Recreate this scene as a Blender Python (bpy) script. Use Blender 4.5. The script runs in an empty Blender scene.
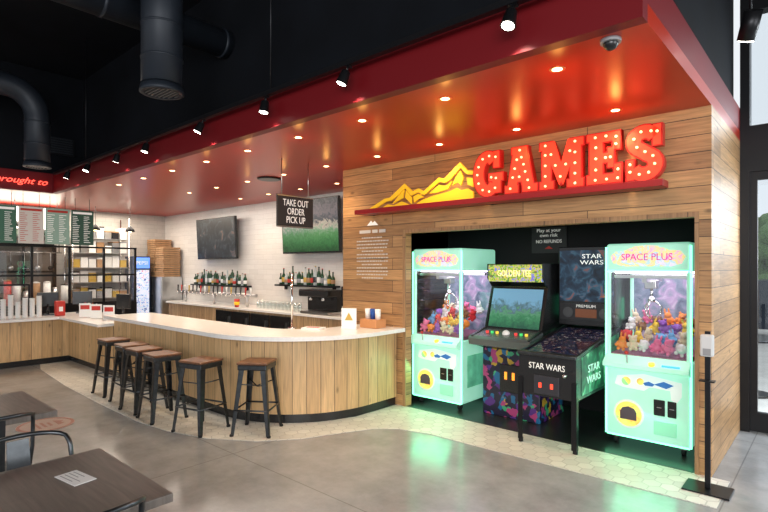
import bpy, bmesh, math, random
from mathutils import Vector, Matrix
random.seed(7)
S=bpy.context.scene; COL=S.collection
PI=math.pi
# ------------------------------------------------------------------ materials
def nodes(name):
    m=bpy.data.materials.new(name); m.use_nodes=True
    nt=m.node_tree; b=nt.nodes['Principled BSDF']; return m,nt,b
def M(name,col,rough=.5,metal=0,emit=None,es=0,var=0,scale=8,coat=0,bump=0,spec=.5):
    m,nt,b=nodes(name)
    b.inputs['Base Color'].default_value=(*col,1); b.inputs['Roughness'].default_value=rough; b.inputs['Specular IOR Level'].default_value=spec
    b.inputs['Metallic'].default_value=metal; b.inputs['Coat Weight'].default_value=coat
    if emit: b.inputs['Emission Color'].default_value=(*emit,1); b.inputs['Emission Strength'].default_value=es
    if var or bump:
        tc=nt.nodes.new('ShaderNodeTexCoord'); n=nt.nodes.new('ShaderNodeTexNoise'); n.inputs['Scale'].default_value=scale
        n.inputs['Detail'].default_value=4
        nt.links.new(tc.outputs['Object'],n.inputs['Vector'])
        if var:
            r=nt.nodes.new('ShaderNodeValToRGB'); r.color_ramp.elements[0].position=.3; r.color_ramp.elements[1].position=.7
            r.color_ramp.elements[0].color=(*[c*(1-var) for c in col],1); r.color_ramp.elements[1].color=(*[min(1,c*(1+var)) for c in col],1)
            nt.links.new(n.outputs['Fac'],r.inputs['Fac']); nt.links.new(r.outputs['Color'],b.inputs['Base Color'])
        if bump:
            bp=nt.nodes.new('ShaderNodeBump'); bp.inputs['Strength'].default_value=bump; nt.links.new(n.outputs['Fac'],bp.inputs['Height']); nt.links.new(bp.outputs['Normal'],b.inputs['Normal'])
    return m
def planks(name,c1,c2,L,H,u,v,rough=.45,mortar=(.05,.03,.02),uv=False,grain=.35,ms=.003,knots=True):
    """u,v : source axes for along-board and across-board"""
    m,nt,b=nodes(name); N=nt.nodes; LK=nt.links
    tc=N.new('ShaderNodeTexCoord'); sp=N.new('ShaderNodeSeparateXYZ'); LK.new(tc.outputs['UV' if uv else 'Object'],sp.inputs[0])
    cb=N.new('ShaderNodeCombineXYZ'); LK.new(sp.outputs[u],cb.inputs[0]); LK.new(sp.outputs[v],cb.inputs[1])
    br=N.new('ShaderNodeTexBrick'); br.offset=.37; br.inputs['Scale'].default_value=1; br.inputs['Brick Width'].default_value=L; br.inputs['Row Height'].default_value=H
    br.inputs['Mortar Size'].default_value=ms; br.inputs['Color1'].default_value=(*c1,1); br.inputs['Color2'].default_value=(*c2,1); br.inputs['Mortar'].default_value=(*mortar,1)
    LK.new(cb.outputs[0],br.inputs['Vector'])
    mp=N.new('ShaderNodeMapping'); mp.inputs['Scale'].default_value=(1.5,22,1); LK.new(cb.outputs[0],mp.inputs[0])
    no=N.new('ShaderNodeTexNoise'); no.inputs['Scale'].default_value=2.2; no.inputs['Detail'].default_value=6; no.inputs['Distortion'].default_value=.6; LK.new(mp.outputs[0],no.inputs['Vector'])
    rr=N.new('ShaderNodeMapRange'); rr.inputs['From Min'].default_value=.3; rr.inputs['From Max'].default_value=.7; rr.inputs['To Min'].default_value=1-grain; rr.inputs['To Max'].default_value=1+grain*.5
    LK.new(no.outputs['Fac'],rr.inputs['Value'])
    fac=rr.outputs[0]
    if knots:
        wv=N.new('ShaderNodeTexNoise'); wv.inputs['Scale'].default_value=.9; wv.inputs['Detail'].default_value=2; LK.new(cb.outputs[0],wv.inputs['Vector'])
        w2=N.new('ShaderNodeMapRange'); w2.inputs['From Min'].default_value=.3; w2.inputs['From Max'].default_value=.7; w2.inputs['To Min'].default_value=.87; w2.inputs['To Max'].default_value=1.12; LK.new(wv.outputs['Fac'],w2.inputs['Value'])
        vo=N.new('ShaderNodeTexVoronoi'); vo.inputs['Scale'].default_value=1; mk=N.new('ShaderNodeMapping'); mk.inputs['Scale'].default_value=(2.6,6.0,1); LK.new(cb.outputs[0],mk.inputs[0]); LK.new(mk.outputs[0],vo.inputs['Vector'])
        kr=N.new('ShaderNodeMapRange'); kr.inputs['From Min'].default_value=.04; kr.inputs['From Max'].default_value=.13; kr.inputs['To Min'].default_value=.42; kr.inputs['To Max'].default_value=1; LK.new(vo.outputs['Distance'],kr.inputs['Value'])
        mu=N.new('ShaderNodeMath'); mu.operation='MULTIPLY'; LK.new(rr.outputs[0],mu.inputs[0]); LK.new(kr.outputs[0],mu.inputs[1])
        m2=N.new('ShaderNodeMath'); m2.operation='MULTIPLY'; LK.new(mu.outputs[0],m2.inputs[0]); LK.new(w2.outputs[0],m2.inputs[1]); fac=m2.outputs[0]
    vm=N.new('ShaderNodeVectorMath'); vm.operation='SCALE'; LK.new(br.outputs['Color'],vm.inputs[0]); LK.new(fac,vm.inputs['Scale'])
    LK.new(vm.outputs[0],b.inputs['Base Color']); b.inputs['Roughness'].default_value=rough
    bp=N.new('ShaderNodeBump'); bp.inputs['Strength'].default_value=.35; bp.inputs['Distance'].default_value=.004; bp.invert=True; LK.new(br.outputs['Fac'],bp.inputs['Height']); LK.new(bp.outputs['Normal'],b.inputs['Normal'])
    return m
def hexmat(name,col,grout,size,rough=.35):
    m,nt,b=nodes(name); N=nt.nodes; LK=nt.links
    def vm(op,a,bb=None):
        n=N.new('ShaderNodeVectorMath'); n.operation=op
        for i,x in enumerate((a,bb)):
            if x is None: continue
            if isinstance(x,tuple): n.inputs[i].default_value=x
            else: LK.new(x,n.inputs[i])
        return n.outputs['Value'] if op in('DOT_PRODUCT','LENGTH') else n.outputs['Vector']
    def ma(op,a,bb=None):
        n=N.new('ShaderNodeMath'); n.operation=op
        for i,x in enumerate((a,bb)):
            if x is None: continue
            if isinstance(x,(int,float)): n.inputs[i].default_value=x
            else: LK.new(x,n.inputs[i])
        return n.outputs[0]
    tc=N.new('ShaderNodeTexCoord'); p=vm('MULTIPLY',vm('ADD',tc.outputs['Object'],(40,40,0)),(1/size,1/size,0))
    s=(1,1.7320508,1); h=(.5,.8660254,0)
    A=vm('SUBTRACT',vm('MODULO',p,s),h); B=vm('SUBTRACT',vm('MODULO',vm('SUBTRACT',p,h),s),h)
    la=vm('DOT_PRODUCT',A,A); lb=vm('DOT_PRODUCT',B,B); f=ma('LESS_THAN',lb,la)
    mx=N.new('ShaderNodeMix'); mx.data_type='VECTOR'; LK.new(f,mx.inputs['Factor']); LK.new(A,mx.inputs[4]); LK.new(B,mx.inputs[5]); g=mx.outputs[1]
    ab=vm('ABSOLUTE',g); sx=N.new('ShaderNodeSeparateXYZ'); LK.new(ab,sx.inputs[0])
    d=ma('MAXIMUM',sx.outputs[0],vm('DOT_PRODUCT',ab,(.5,.8660254,0)))
    e=ma('GREATER_THAN',d,.468)
    cid=vm('SUBTRACT',p,g); wn=N.new('ShaderNodeTexWhiteNoise'); LK.new(vm('SNAP',vm('ADD',cid,(.05,.05,0)),(.1,.1,.1)),wn.inputs['Vector'])
    r=N.new('ShaderNodeValToRGB'); r.color_ramp.elements[0].color=(*[c*.88 for c in col],1); r.color_ramp.elements[1].color=(*[min(1,c*1.08) for c in col],1); LK.new(wn.outputs['Value'],r.inputs['Fac'])
    mc=N.new('ShaderNodeMix'); mc.data_type='RGBA'; LK.new(e,mc.inputs['Factor']); LK.new(r.outputs['Color'],mc.inputs[6]); mc.inputs[7].default_value=(*grout,1)
    LK.new(mc.outputs[2],b.inputs['Base Color']); b.inputs['Roughness'].default_value=rough
    return m
def glassmat(name,tint=(1,1,1),fac=.08,rough=.02):
    m=bpy.data.materials.new(name); m.use_nodes=True; nt=m.node_tree; nt.nodes.clear()
    o=nt.nodes.new('ShaderNodeOutputMaterial'); mx=nt.nodes.new('ShaderNodeMixShader'); t=nt.nodes.new('ShaderNodeBsdfTransparent'); g=nt.nodes.new('ShaderNodeBsdfGlossy')
    t.inputs[0].default_value=(*tint,1); g.inputs['Roughness'].default_value=rough; mx.inputs[0].default_value=fac
    nt.links.new(t.outputs[0],mx.inputs[1]); nt.links.new(g.outputs[0],mx.inputs[2]); nt.links.new(mx.outputs[0],o.inputs[0]); return m
def ramp_emit(name,stops,scale=3,es=1.0,tex='noise',rough=.3,detail=3,stretch=(1,1,1),zgrad=0,zoff=.5,nz=.3):
    m,nt,b=nodes(name); N=nt.nodes; LK=nt.links
    tc=N.new('ShaderNodeTexCoord'); mp=N.new('ShaderNodeMapping'); mp.inputs['Scale'].default_value=stretch; LK.new(tc.outputs['Object'],mp.inputs[0])
    if tex=='noise':
        n=N.new('ShaderNodeTexNoise'); n.inputs['Detail'].default_value=detail; n.inputs['Scale'].default_value=scale; n.inputs['Distortion'].default_value=1.2; out=n.outputs['Fac']
        LK.new(mp.outputs[0],n.inputs['Vector'])
        if zgrad:
            sp=N.new('ShaderNodeSeparateXYZ'); LK.new(tc.outputs['Object'],sp.inputs[0])
            a=N.new('ShaderNodeMath'); a.operation='MULTIPLY_ADD'; LK.new(sp.outputs[2],a.inputs[0]); a.inputs[1].default_value=zgrad; a.inputs[2].default_value=zoff-nz*.5
            c=N.new('ShaderNodeMath'); c.operation='MULTIPLY_ADD'; LK.new(out,c.inputs[0]); c.inputs[1].default_value=nz; LK.new(a.outputs[0],c.inputs[2]); out=c.outputs[0]
    else:
        ns_=N.new('ShaderNodeTexNoise'); ns_.inputs['Scale'].default_value=9; LK.new(mp.outputs[0],ns_.inputs['Vector'])
        ad=N.new('ShaderNodeVectorMath'); ad.operation='MULTIPLY_ADD'; LK.new(ns_.outputs['Color'],ad.inputs[0]); ad.inputs[1].default_value=(.12,.12,.12); LK.new(mp.outputs[0],ad.inputs[2])
        n=N.new('ShaderNodeTexVoronoi'); n.inputs['Scale'].default_value=scale; sp=N.new('ShaderNodeSeparateColor'); LK.new(n.outputs['Color'],sp.inputs[0]); out=sp.outputs[0]
        LK.new(ad.outputs[0],n.inputs['Vector'])
    r=N.new('ShaderNodeValToRGB'); cr=r.color_ramp
    if tex!='noise': cr.interpolation='CONSTANT'
    while len(cr.elements)<len(stops): cr.elements.new(.5)
    for e,(p,c) in zip(cr.elements,stops): e.position=p; e.color=(*c,1)
    LK.new(out,r.inputs['Fac']); LK.new(r.outputs[0],b.inputs['Base Color']); b.inputs['Roughness'].default_value=rough
    if es: LK.new(r.outputs[0],b.inputs['Emission Color']); b.inputs['Emission Strength'].default_value=es
    return m

wood_wall=planks('wood wall',(.58,.33,.14),(.36,.19,.08),1.7,.135,'X','Z',grain=.32)
wood_end=planks('wood wall end',(.54,.32,.15),(.34,.19,.085),1.7,.135,'Y','Z',grain=.32)
wood_bar=planks('bar boards',(.70,.46,.23),(.55,.34,.155),3.0,.15,'Y','X',uv=True,grain=.24,ms=.0028)
wood_seat=M('stool seat wood',(.15,.065,.03),.4,var=.45,scale=18)
wood_table=planks('table boards',(.155,.128,.108),(.13,.108,.092),2.4,.80,'X','Y',rough=.36,mortar=(.10,.085,.07),grain=.3,ms=.0005,knots=False)
def mk_concrete():
    m,nt,b=nodes('polished concrete'); N=nt.nodes; LK=nt.links
    tc=N.new('ShaderNodeTexCoord'); n=N.new('ShaderNodeTexNoise'); n.inputs['Scale'].default_value=1.5; n.inputs['Detail'].default_value=12; n.inputs['Roughness'].default_value=.7
    LK.new(tc.outputs['Object'],n.inputs['Vector'])
    r=N.new('ShaderNodeValToRGB'); r.color_ramp.elements[0].position=.32; r.color_ramp.elements[1].position=.70
    r.color_ramp.elements[0].color=(.205,.210,.216,1); r.color_ramp.elements[1].color=(.375,.380,.384,1); LK.new(n.outputs['Fac'],r.inputs[0])
    br=N.new('ShaderNodeTexBrick'); br.offset=0; br.inputs['Scale'].default_value=1; br.inputs['Brick Width'].default_value=3.4; br.inputs['Row Height'].default_value=3.4; br.inputs['Mortar Size'].default_value=.005
    br.inputs['Color1'].default_value=(1,1,1,1); br.inputs['Color2'].default_value=(1,1,1,1); br.inputs['Mortar'].default_value=(.65,.65,.65,1)
    mp=N.new('ShaderNodeMapping'); mp.inputs['Location'].default_value=(.6,.9,0); LK.new(tc.outputs['Object'],mp.inputs[0]); LK.new(mp.outputs[0],br.inputs['Vector'])
    mm=N.new('ShaderNodeVectorMath'); mm.operation='MULTIPLY'; LK.new(r.outputs[0],mm.inputs[0]); LK.new(br.outputs['Color'],mm.inputs[1]); LK.new(mm.outputs[0],b.inputs['Base Color'])
    rr=N.new('ShaderNodeMapRange'); rr.inputs['To Min'].default_value=.10; rr.inputs['To Max'].default_value=.28; LK.new(n.outputs['Fac'],rr.inputs[0]); LK.new(rr.outputs[0],b.inputs['Roughness'])
    return m
concrete=mk_concrete()
hextile=hexmat('hex tile',(.66,.64,.58),(.46,.44,.40),.125)
subway=planks('white wall tile',(.72,.70,.67),(.67,.65,.62),.30,.10,'X','Z',rough=.25,mortar=(.55,.53,.51),grain=.05,knots=False,ms=.002)
kitchen_tile=planks('kitchen wall tile',(.52,.49,.45),(.46,.435,.40),.20,.10,'Y','Z',rough=.3,mortar=(.36,.34,.32),grain=.05,knots=False)
red_paint=M('red gloss ceiling paint',(.42,.024,.005),.30,spec=.35)
red_fascia=M('red fascia paint',(.15,.003,.006),.5,spec=.3)
black_paint=M('black ceiling paint',(.0035,.0045,.007),.85,var=.3,scale=2,spec=.2)
black_wall=M('black recess paint',(.008,.008,.009),.7,spec=.3)
black_metal=M('black metal',(.015,.015,.017),.35,.6)
gunmetal=M('gunmetal steel',(.075,.08,.085),.32,.9,var=.2,scale=20)
duct_metal=M('dark painted duct',(.016,.021,.030),.5,.2,var=.2,scale=3)
steel=M('stainless steel',(.55,.55,.55),.28,1,var=.1,scale=5)
chrome=M('chrome',(.8,.8,.8),.1,1)
white_quartz=M('white quartz',(.84,.82,.79),.18,var=.04,scale=30)
white_plastic=M('white plastic',(.80,.80,.78),.4)
black_plastic=M('black plastic',(.012,.012,.013),.25)
grey_plastic=M('grey plastic',(.28,.28,.29),.4)
rubber=M('rubber',(.01,.01,.01),.8)
yellow=M('yellow logo paint with glow',(.80,.50,.02),.6,emit=(1,.56,.01),es=.28)  # yellow paint; added glow evens out the shading on the logo
mustard=M('mustard card',(.5,.33,.06),.5)
white_print=M('white print',(.85,.84,.80),.5,emit=(1,.97,.9),es=.2)
red_print=M('red print',(.5,.03,.02),.5)
kraft=M('kraft cardboard',(.38,.22,.11),.8,var=.15,scale=9)
glass=glassmat('clear glass',fac=.05); win_glass=glassmat('window glass',(.95,.98,1),.05)
letter_face=M('letter face red',(.75,.03,.012),.4,emit=(1,.055,.018),es=.85)
letter_shell=M('letter shell red',(.35,.006,.005),.35,emit=(1,.02,.01),es=.10)
bulb_m=M('bulb glow',(1,.6,.35),.3,emit=(1,.36,.16),es=3.4)
neon=M('red neon tube',(1,.15,.1),.3,emit=(1,.07,.045),es=2.6)
lamp_lens=M('lamp lens',(1,1,1),.3,emit=(1,.93,.8),es=20)
down_lens=M('downlight lens',(1,.9,.7),.3,emit=(1,.66,.32),es=10)
mint=M('lit mint plastic',(.50,.80,.67),.3,emit=(.28,.85,.58),es=.42,var=.10,scale=3)
mint_hot=M('green led strip',(.3,1,.6),.3,emit=(.16,1,.46),es=3.4)
claw_in=ramp_emit('claw interior panel',[(.3,(.08,.10,.16)),(.5,(.18,.22,.30)),(.62,(.35,.25,.40)),(.72,(.5,.5,.55))],7,.4)
head_art=ramp_emit('rainbow header art',[(.3,(.9,.2,.5)),(.40,(.95,.55,.7)),(.50,(.95,.80,.25)),(.58,(.4,.75,.9)),(.66,(.95,.82,.9)),(.75,(.5,.3,.9))],11,.5)
ring_art=ramp_emit('ring art',[(.35,(.95,.3,.1)),(.5,(.98,.85,.15)),(.65,(.2,.7,.3))],6,.5)
arc_art=ramp_emit('cabinet splat art',[(0,(.012,.010,.03)),(.5,(.07,.02,.16)),(.62,(.01,.10,.22)),(.74,(.30,.04,.14)),(.84,(.40,.25,.03)),(.93,(.04,.28,.14))],17,.12,tex='v')
arc_marq=ramp_emit('arcade marquee art',[(.25,(.40,.05,.05)),(.38,(.02,.15,.05)),(.46,(.30,.5,.05)),(.54,(.65,.45,.06)),(.62,(.05,.2,.7)),(.75,(.5,.08,.25))],24,.6)
golf_screen=ramp_emit('arcade screen picture',[(.1,(.012,.06,.04)),(.4,(.03,.15,.07)),(.52,(.07,.20,.12)),(.6,(.05,.10,.12)),(.8,(.12,.26,.38))],16,.7,zgrad=2.2,zoff=-2.0,nz=.7,detail=6)
tv1m=ramp_emit('tv picture dark',[(.3,(.002,.003,.006)),(.5,(.005,.010,.015)),(.62,(.02,.03,.04)),(.75,(.15,.08,.06))],5,.6)
tv2m=ramp_emit('tv picture field',[(.05,(.008,.035,.012)),(.22,(.02,.09,.03)),(.36,(.04,.13,.05)),(.44,(.10,.16,.12)),(.52,(.22,.20,.18)),(.60,(.02,.03,.04)),(.72,(.09,.08,.09)),(.95,(.012,.015,.02))],14,.7,zgrad=1.0,nz=.4,detail=6)
pin_art=ramp_emit('pinball art',[(.3,(.003,.006,.014)),(.5,(.010,.03,.06)),(.60,(.04,.10,.16)),(.70,(.26,.07,.04)),(.8,(.4,.3,.1))],8,.3,detail=6)
pin_side=ramp_emit('pinball side art',[(.35,(.004,.02,.012)),(.5,(.015,.10,.05)),(.6,(.05,.30,.14)),(.72,(.25,.5,.3))],7,.45,detail=6)
pin_field=ramp_emit('playfield art',[(.38,(.004,.005,.012)),(.52,(.012,.02,.05)),(.6,(.06,.02,.02)),(.72,(.22,.24,.22))],22,.35,rough=.05)
cooler_glow=M('cooler lit panel',(.2,.4,.9),.3,emit=(.04,.16,.75),es=1.0)
cooler_in=ramp_emit('cooler shelves of drinks',[(.3,(.03,.06,.18)),(.45,(.45,.55,.75)),(.6,(.75,.8,.9)),(.7,(.5,.06,.06))],18,.7)
pave=M('outdoor paving',(.62,.60,.56),.8,var=.1,scale=4)
leafm=M('leaves',(.08,.17,.04),.7,var=.5,scale=25)
pot_white=M('white enamel',(.7,.7,.68),.3)

# ------------------------------------------------------------------ geometry
class MB:
    def __init__(s): s.bm=bmesh.new()
    def box(s,x0,x1,y0,y1,z0,z1,bev=0,seg=2):
        r=bmesh.ops.create_cube(s.bm,size=1,matrix=Matrix.Translation(((x0+x1)/2,(y0+y1)/2,(z0+z1)/2))@Matrix.Diagonal((abs(x1-x0),abs(y1-y0),abs(z1-z0),1)))
        if bev:
            es=list({e for v in r['verts'] for e in v.link_edges}); q=bmesh.ops.bevel(s.bm,geom=es,offset=bev,segments=seg,affect='EDGES',profile=.5)
        return s
    def cyl(s,p0,p1,r0,r1=None,n=16,smooth=True):
        r1=r0 if r1 is None else r1; p0=Vector(p0); p1=Vector(p1); d=(p1-p0); q=d.to_track_quat('Z','Y')
        A=[];B=[]
        for i in range(n):
            a=2*PI*i/n; c=Vector((math.cos(a),math.sin(a),0)); A.append(s.bm.verts.new(p0+q@(c*r0))); B.append(s.bm.verts.new(p1+q@(c*r1)))
        for i in range(n):
            j=(i+1)%n; f=s.bm.faces.new((A[i],A[j],B[j],B[i])); f.smooth=smooth
        s.bm.faces.new(A[::-1]); s.bm.faces.new(B); return s
    def tube(s,pts,r,n=8,closed=False):
        pts=[Vector(p) for p in pts]; rings=[]; N=len(pts); up=None
        for i,p in enumerate(pts):
            a=pts[i-1] if (i>0 or closed) else p; b=pts[(i+1)%N] if (i<N-1 or closed) else p
            t=(b-a).normalized()
            if up is None:
                up=Vector((0,0,1)) if abs(t.z)<.9 else Vector((1,0,0))
            x=t.cross(up).normalized(); up=x.cross(t).normalized(); rr=r[i] if isinstance(r,(list,tuple)) else r
            rings.append([s.bm.verts.new(p+(x*math.cos(2*PI*k/n)+up*math.sin(2*PI*k/n))*rr) for k in range(n)])
        for i in range(N if closed else N-1):
            A=rings[i];B=rings[(i+1)%N]
            for k in range(n):
                f=s.bm.faces.new((A[k],A[(k+1)%n],B[(k+1)%n],B[k])); f.smooth=True
        if not closed:
            s.bm.faces.new(rings[0][::-1]); s.bm.faces.new(rings[-1])
        return s
    def lathe(s,prof,c=(0,0,0),n=20,smooth=True):
        rings=[]
        for r,z in prof:
            rings.append([s.bm.verts.new((c[0]+max(r,.0002)*math.cos(2*PI*k/n),c[1]+max(r,.0002)*math.sin(2*PI*k/n),c[2]+z)) for k in range(n)])
        for A,B in zip(rings,rings[1:]):
            for k in range(n):
                f=s.bm.faces.new((A[k],A[(k+1)%n],B[(k+1)%n],B[k])); f.smooth=smooth
        s.bm.faces.new(rings[0][::-1]); s.bm.faces.new(rings[-1]); return s
    def prism(s,poly,o,u,v,w,d):
        o,u,v,w=map(Vector,(o,u,v,w)); A=[s.bm.verts.new(o+u*x+v*y) for x,y in poly]; B=[s.bm.verts.new(o+u*x+v*y+w*d) for x,y in poly]; n=len(poly)
        s.bm.faces.new(A); s.bm.faces.new(B[::-1])
        for i in range(n): s.bm.faces.new((A[i],B[i],B[(i+1)%n],A[(i+1)%n]))
        return s
    def stroke(s,path,wd,o,u,v,w,d):
        P=[Vector((*p,0)) for p in path]; L=[];R=[]
        for i,p in enumerate(P):
            t=(P[min(i+1,len(P)-1)]-P[max(i-1,0)]).normalized(); nn=Vector((-t.y,t.x,0)); k=wd/2
            L.append(p+nn*k); R.append(p-nn*k)
        for i in range(len(P)-1):
            s.prism([(q.x,q.y) for q in (L[i],L[i+1],R[i+1],R[i])],o,u,v,w,d)
        return s
    def sph(s,c,r,sc=(1,1,1),n=12):
        q=bmesh.ops.create_uvsphere(s.bm,u_segments=n,v_segments=max(6,n*2//3),radius=r,matrix=Matrix.Translation(c)@Matrix.Diagonal((*sc,1)))
        for v in q['verts']:
            for f in v.link_faces: f.smooth=True
        return s
    def build(s,name,mat,parent=None,kind=None):
        bmesh.ops.recalc_face_normals(s.bm,faces=s.bm.faces)
        me=bpy.data.meshes.new(name); s.bm.to_mesh(me); s.bm.free(); me.materials.append(mat)
        o=bpy.data.objects.new(name,me); COL.objects.link(o); o.parent=parent
        if kind: o['kind']=kind
        return o
def tag(o,label,cat,group=None):
    o['label']=label; o['category']=cat
    if group: o['group']=group
    return o
def thing(name,label,cat,loc=(0,0,0),rz=0,group=None):
    o=bpy.data.objects.new(name,None); COL.objects.link(o); o.empty_display_size=.1; o.location=loc; o.rotation_euler=(0,0,rz); return tag(o,label,cat,group)
def dup(root,loc,rz,label,group=None):
    r=root.copy(); COL.objects.link(r); r.location=loc; r.rotation_euler=(0,0,rz); r['label']=label
    if group: r['group']=group
    for ch in list(root.children):
        c=ch.copy(); COL.objects.link(c); c.parent=r
        for g in ch.children:
            d=g.copy(); COL.objects.link(d); d.parent=c
    return r
def struct(name,mb,mat): return mb.build(name,mat,None,'structure')
def text(body,o,u,v,height,width,mat,name='lettering',parent=None,depth=.003,shear=0,spacing=1.0,line=1.0):
    cu=bpy.data.curves.new('t','FONT'); cu.body=body; cu.align_x='CENTER'; cu.align_y='CENTER'; cu.extrude=.02; cu.shear=shear; cu.space_character=spacing; cu.space_line=line; cu.resolution_u=3
    ob=bpy.data.objects.new('t',cu); COL.objects.link(ob); bpy.context.view_layer.update()
    me=bpy.data.meshes.new_from_object(ob.evaluated_get(bpy.context.evaluated_depsgraph_get()))
    bpy.data.objects.remove(ob)
    xs=[q.co.x for q in me.vertices]; ys=[q.co.y for q in me.vertices]; zs=[q.co.z for q in me.vertices]
    o,u,v=map(Vector,(o,u,v)); w=u.cross(v)
    cx=(min(xs)+max(xs))/2; cy=(min(ys)+max(ys))/2; sx=width/(max(xs)-min(xs)); sy=height/(max(ys)-min(ys)); sz=depth/max(1e-6,(max(zs)-min(zs)))
    for q in me.vertices:
        q.co=o+u*((q.co.x-cx)*sx)+v*((q.co.y-cy)*sy)+w*(q.co.z-min(zs))*sz
    me.name=name; me.materials.clear(); me.materials.append(mat); r=bpy.data.objects.new(name,me); COL.objects.link(r); r.parent=parent; return r
X=(1,0,0);Y=(0,1,0);Z=(0,0,1);NY=(0,-1,0)
ORD=['leftmost','second','third','fourth','fifth','sixth','seventh','eighth','ninth','tenth','eleventh','twelfth','thirteenth','fourteenth','fifteenth','sixteenth','seventeenth','eighteenth','nineteenth','twentieth','twenty-first','twenty-second','twenty-third','twenty-fourth']
def nth(i): return 'leftmost' if i==0 else ORD[i]+' from the left'

# ------------------------------------------------------------------ shell
CH=2.92; FT=3.25; TOP=5.0
struct('floor',MB().box(-14,6,-6,6.35,-.12,0),concrete)
pts=[(-10.1,3.1),(-10.1,2.62),(-9.6,2.5),(-8,2.38),(-6.6,2.34),(-5.6,2.34),(-5.05,2.4),(-4.55,2.55),(-4.12,2.82),(-3.85,3.15),(-3.68,3.55),(-3.55,3.82),(-3.35,4.0),(-3.0,4.08),(-.62,4.12),(-.62,4.7),(-3.7,4.7),(-3.95,4.7),(-3.97,4.0),(-4.3,3.4),(-5,3.12),(-8,3.1)]
struct('floor.001',MB().prism(pts,(0,0,0),X,Y,Z,.004),hextile)
struct('floor.002',MB().box(-4.1,-.8,4.7,6.0,.0,.006),M('recess floor',(.02,.022,.022),.3))
w=MB(); w.box(-4.89,-4.1,4.7,6.0,0,CH); w.box(-4.1,-3.82,4.7,4.8,0,CH); w.box(-3.82,-.853,4.7,4.8,2.05,CH); w.box(-.853,-.74,4.7,4.8,0,CH)
struct('wall_front',w,wood_wall)
struct('wall_front_end',MB().box(-.80,-.74,4.8,6.3,0,CH),wood_end)
r=MB(); r.box(-4.12,-4.1,4.8,6.0,0,2.6); r.box(-.80,-.82,4.8,6.0,0,2.6); r.box(-4.1,-.82,5.98,6.02,0,2.6); r.box(-4.1,-.82,4.8,5.98,2.58,2.6)
struct('wall_recess',r,black_wall)
t=MB(); t.box(-3.86,-3.82,4.685,4.70,0,2.09); t.box(-.853,-.825,4.685,4.70,0,2.09); t.box(-3.82,-.853,4.685,4.70,2.05,2.09); struct('trim_4',t,planks('trim wood',(.42,.24,.11),(.34,.19,.09),2,.3,'Z','X'))
struct('wall_back',MB().box(-12.8,-4.89,6.0,6.1,0,CH),subway)
wlf=MB().box(-12.8,-12.7,-6,1.2,0,CH).box(-12.8,-12.7,3.55,6.0,0,CH).box(-12.8,-12.7,1.2,3.55,0,1.0).box(-12.8,-12.7,1.2,3.55,2.1,CH)
struct('wall_left',wlf,kitchen_tile)
wf=MB().box(-12.72,-12.66,1.16,1.22,.98,2.12).box(-12.72,-12.66,3.53,3.59,.98,2.12).box(-12.72,-12.66,1.2,3.55,.96,1.02).box(-12.72,-12.66,1.2,3.55,2.08,2.14)
for y in (1.8,2.4,3.0): wf.box(-12.72,-12.67,y-.02,y+.02,1,2.1)
wf.box(-12.72,-12.67,1.2,3.55,1.53,1.57)
w3=struct('window_3',wf,black_metal); MB().box(-12.76,-12.75,1.2,3.55,1.0,2.1).build('pane',M('kitchen window pane',(.20,.18,.16),.1),w3)
struct('ceiling',MB().box(-12.8,-.74,2.9,6.3,CH,CH+.1).box(-12.8,-10.2,-6,2.9,CH,CH+.1),red_paint)
struct('ceiling.001',MB().box(-14,6,-6,6.4,TOP,TOP+.1),black_paint)
struct('trim_1',MB().box(-10.1,-.74,2.81,2.9,CH,FT),red_fascia)
struct('trim_2',MB().box(-.80,-.74,2.9,6.3,CH+.001,FT),red_fascia)
struct('trim_3',MB().box(-10.2,-10.1,-6,2.9,CH,FT),red_fascia)
struct('wall_upper',MB().box(-10.2,-.8,3.3,3.4,FT-.2,TOP).box(-.86,-.8,3.4,6.3,FT-.2,TOP).box(-10.3,-10.15,-6,3.4,FT-.2,TOP),black_paint)
s=MB(); s.box(-.74,-.66,6.25,6.40,0,TOP); s.box(-.66,6,6.25,6.40,2.60,3.06); s.box(-.66,6,6.25,6.40,4.2,TOP); s.box(.55,.66,6.25,6.4,0,TOP); s.box(2.4,2.5,6.25,6.4,0,TOP); s.box(4.2,4.3,6.25,6.4,0,TOP); s.box(.66,6,6.25,6.4,0,.12)
struct('wall_right',s,black_metal)
struct('window_1',MB().box(-.66,6,6.31,6.32,3.06,4.2),win_glass)
struct('window_2',MB().box(.66,6,6.31,6.32,.12,2.6),win_glass)
d=struct('door_1',MB().box(-.66,-.60,6.28,6.34,.01,2.6).box(.49,.55,6.28,6.34,.01,2.6).box(-.6,.49,6.28,6.34,.01,.2).box(-.6,.49,6.28,6.34,2.52,2.6),black_metal)
g=MB().box(-.6,.49,6.305,6.315,.2,2.52).build('pane',win_glass,d)
h=MB().tube([(.42,6.27,1.0),(.42,6.2,1.02),(.42,6.2,1.4),(.42,6.27,1.42)],.014).build('door_handle',steel,d)
struct('ground',MB().box(-14,12,6.4,30,-.12,-.02),pave)

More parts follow.
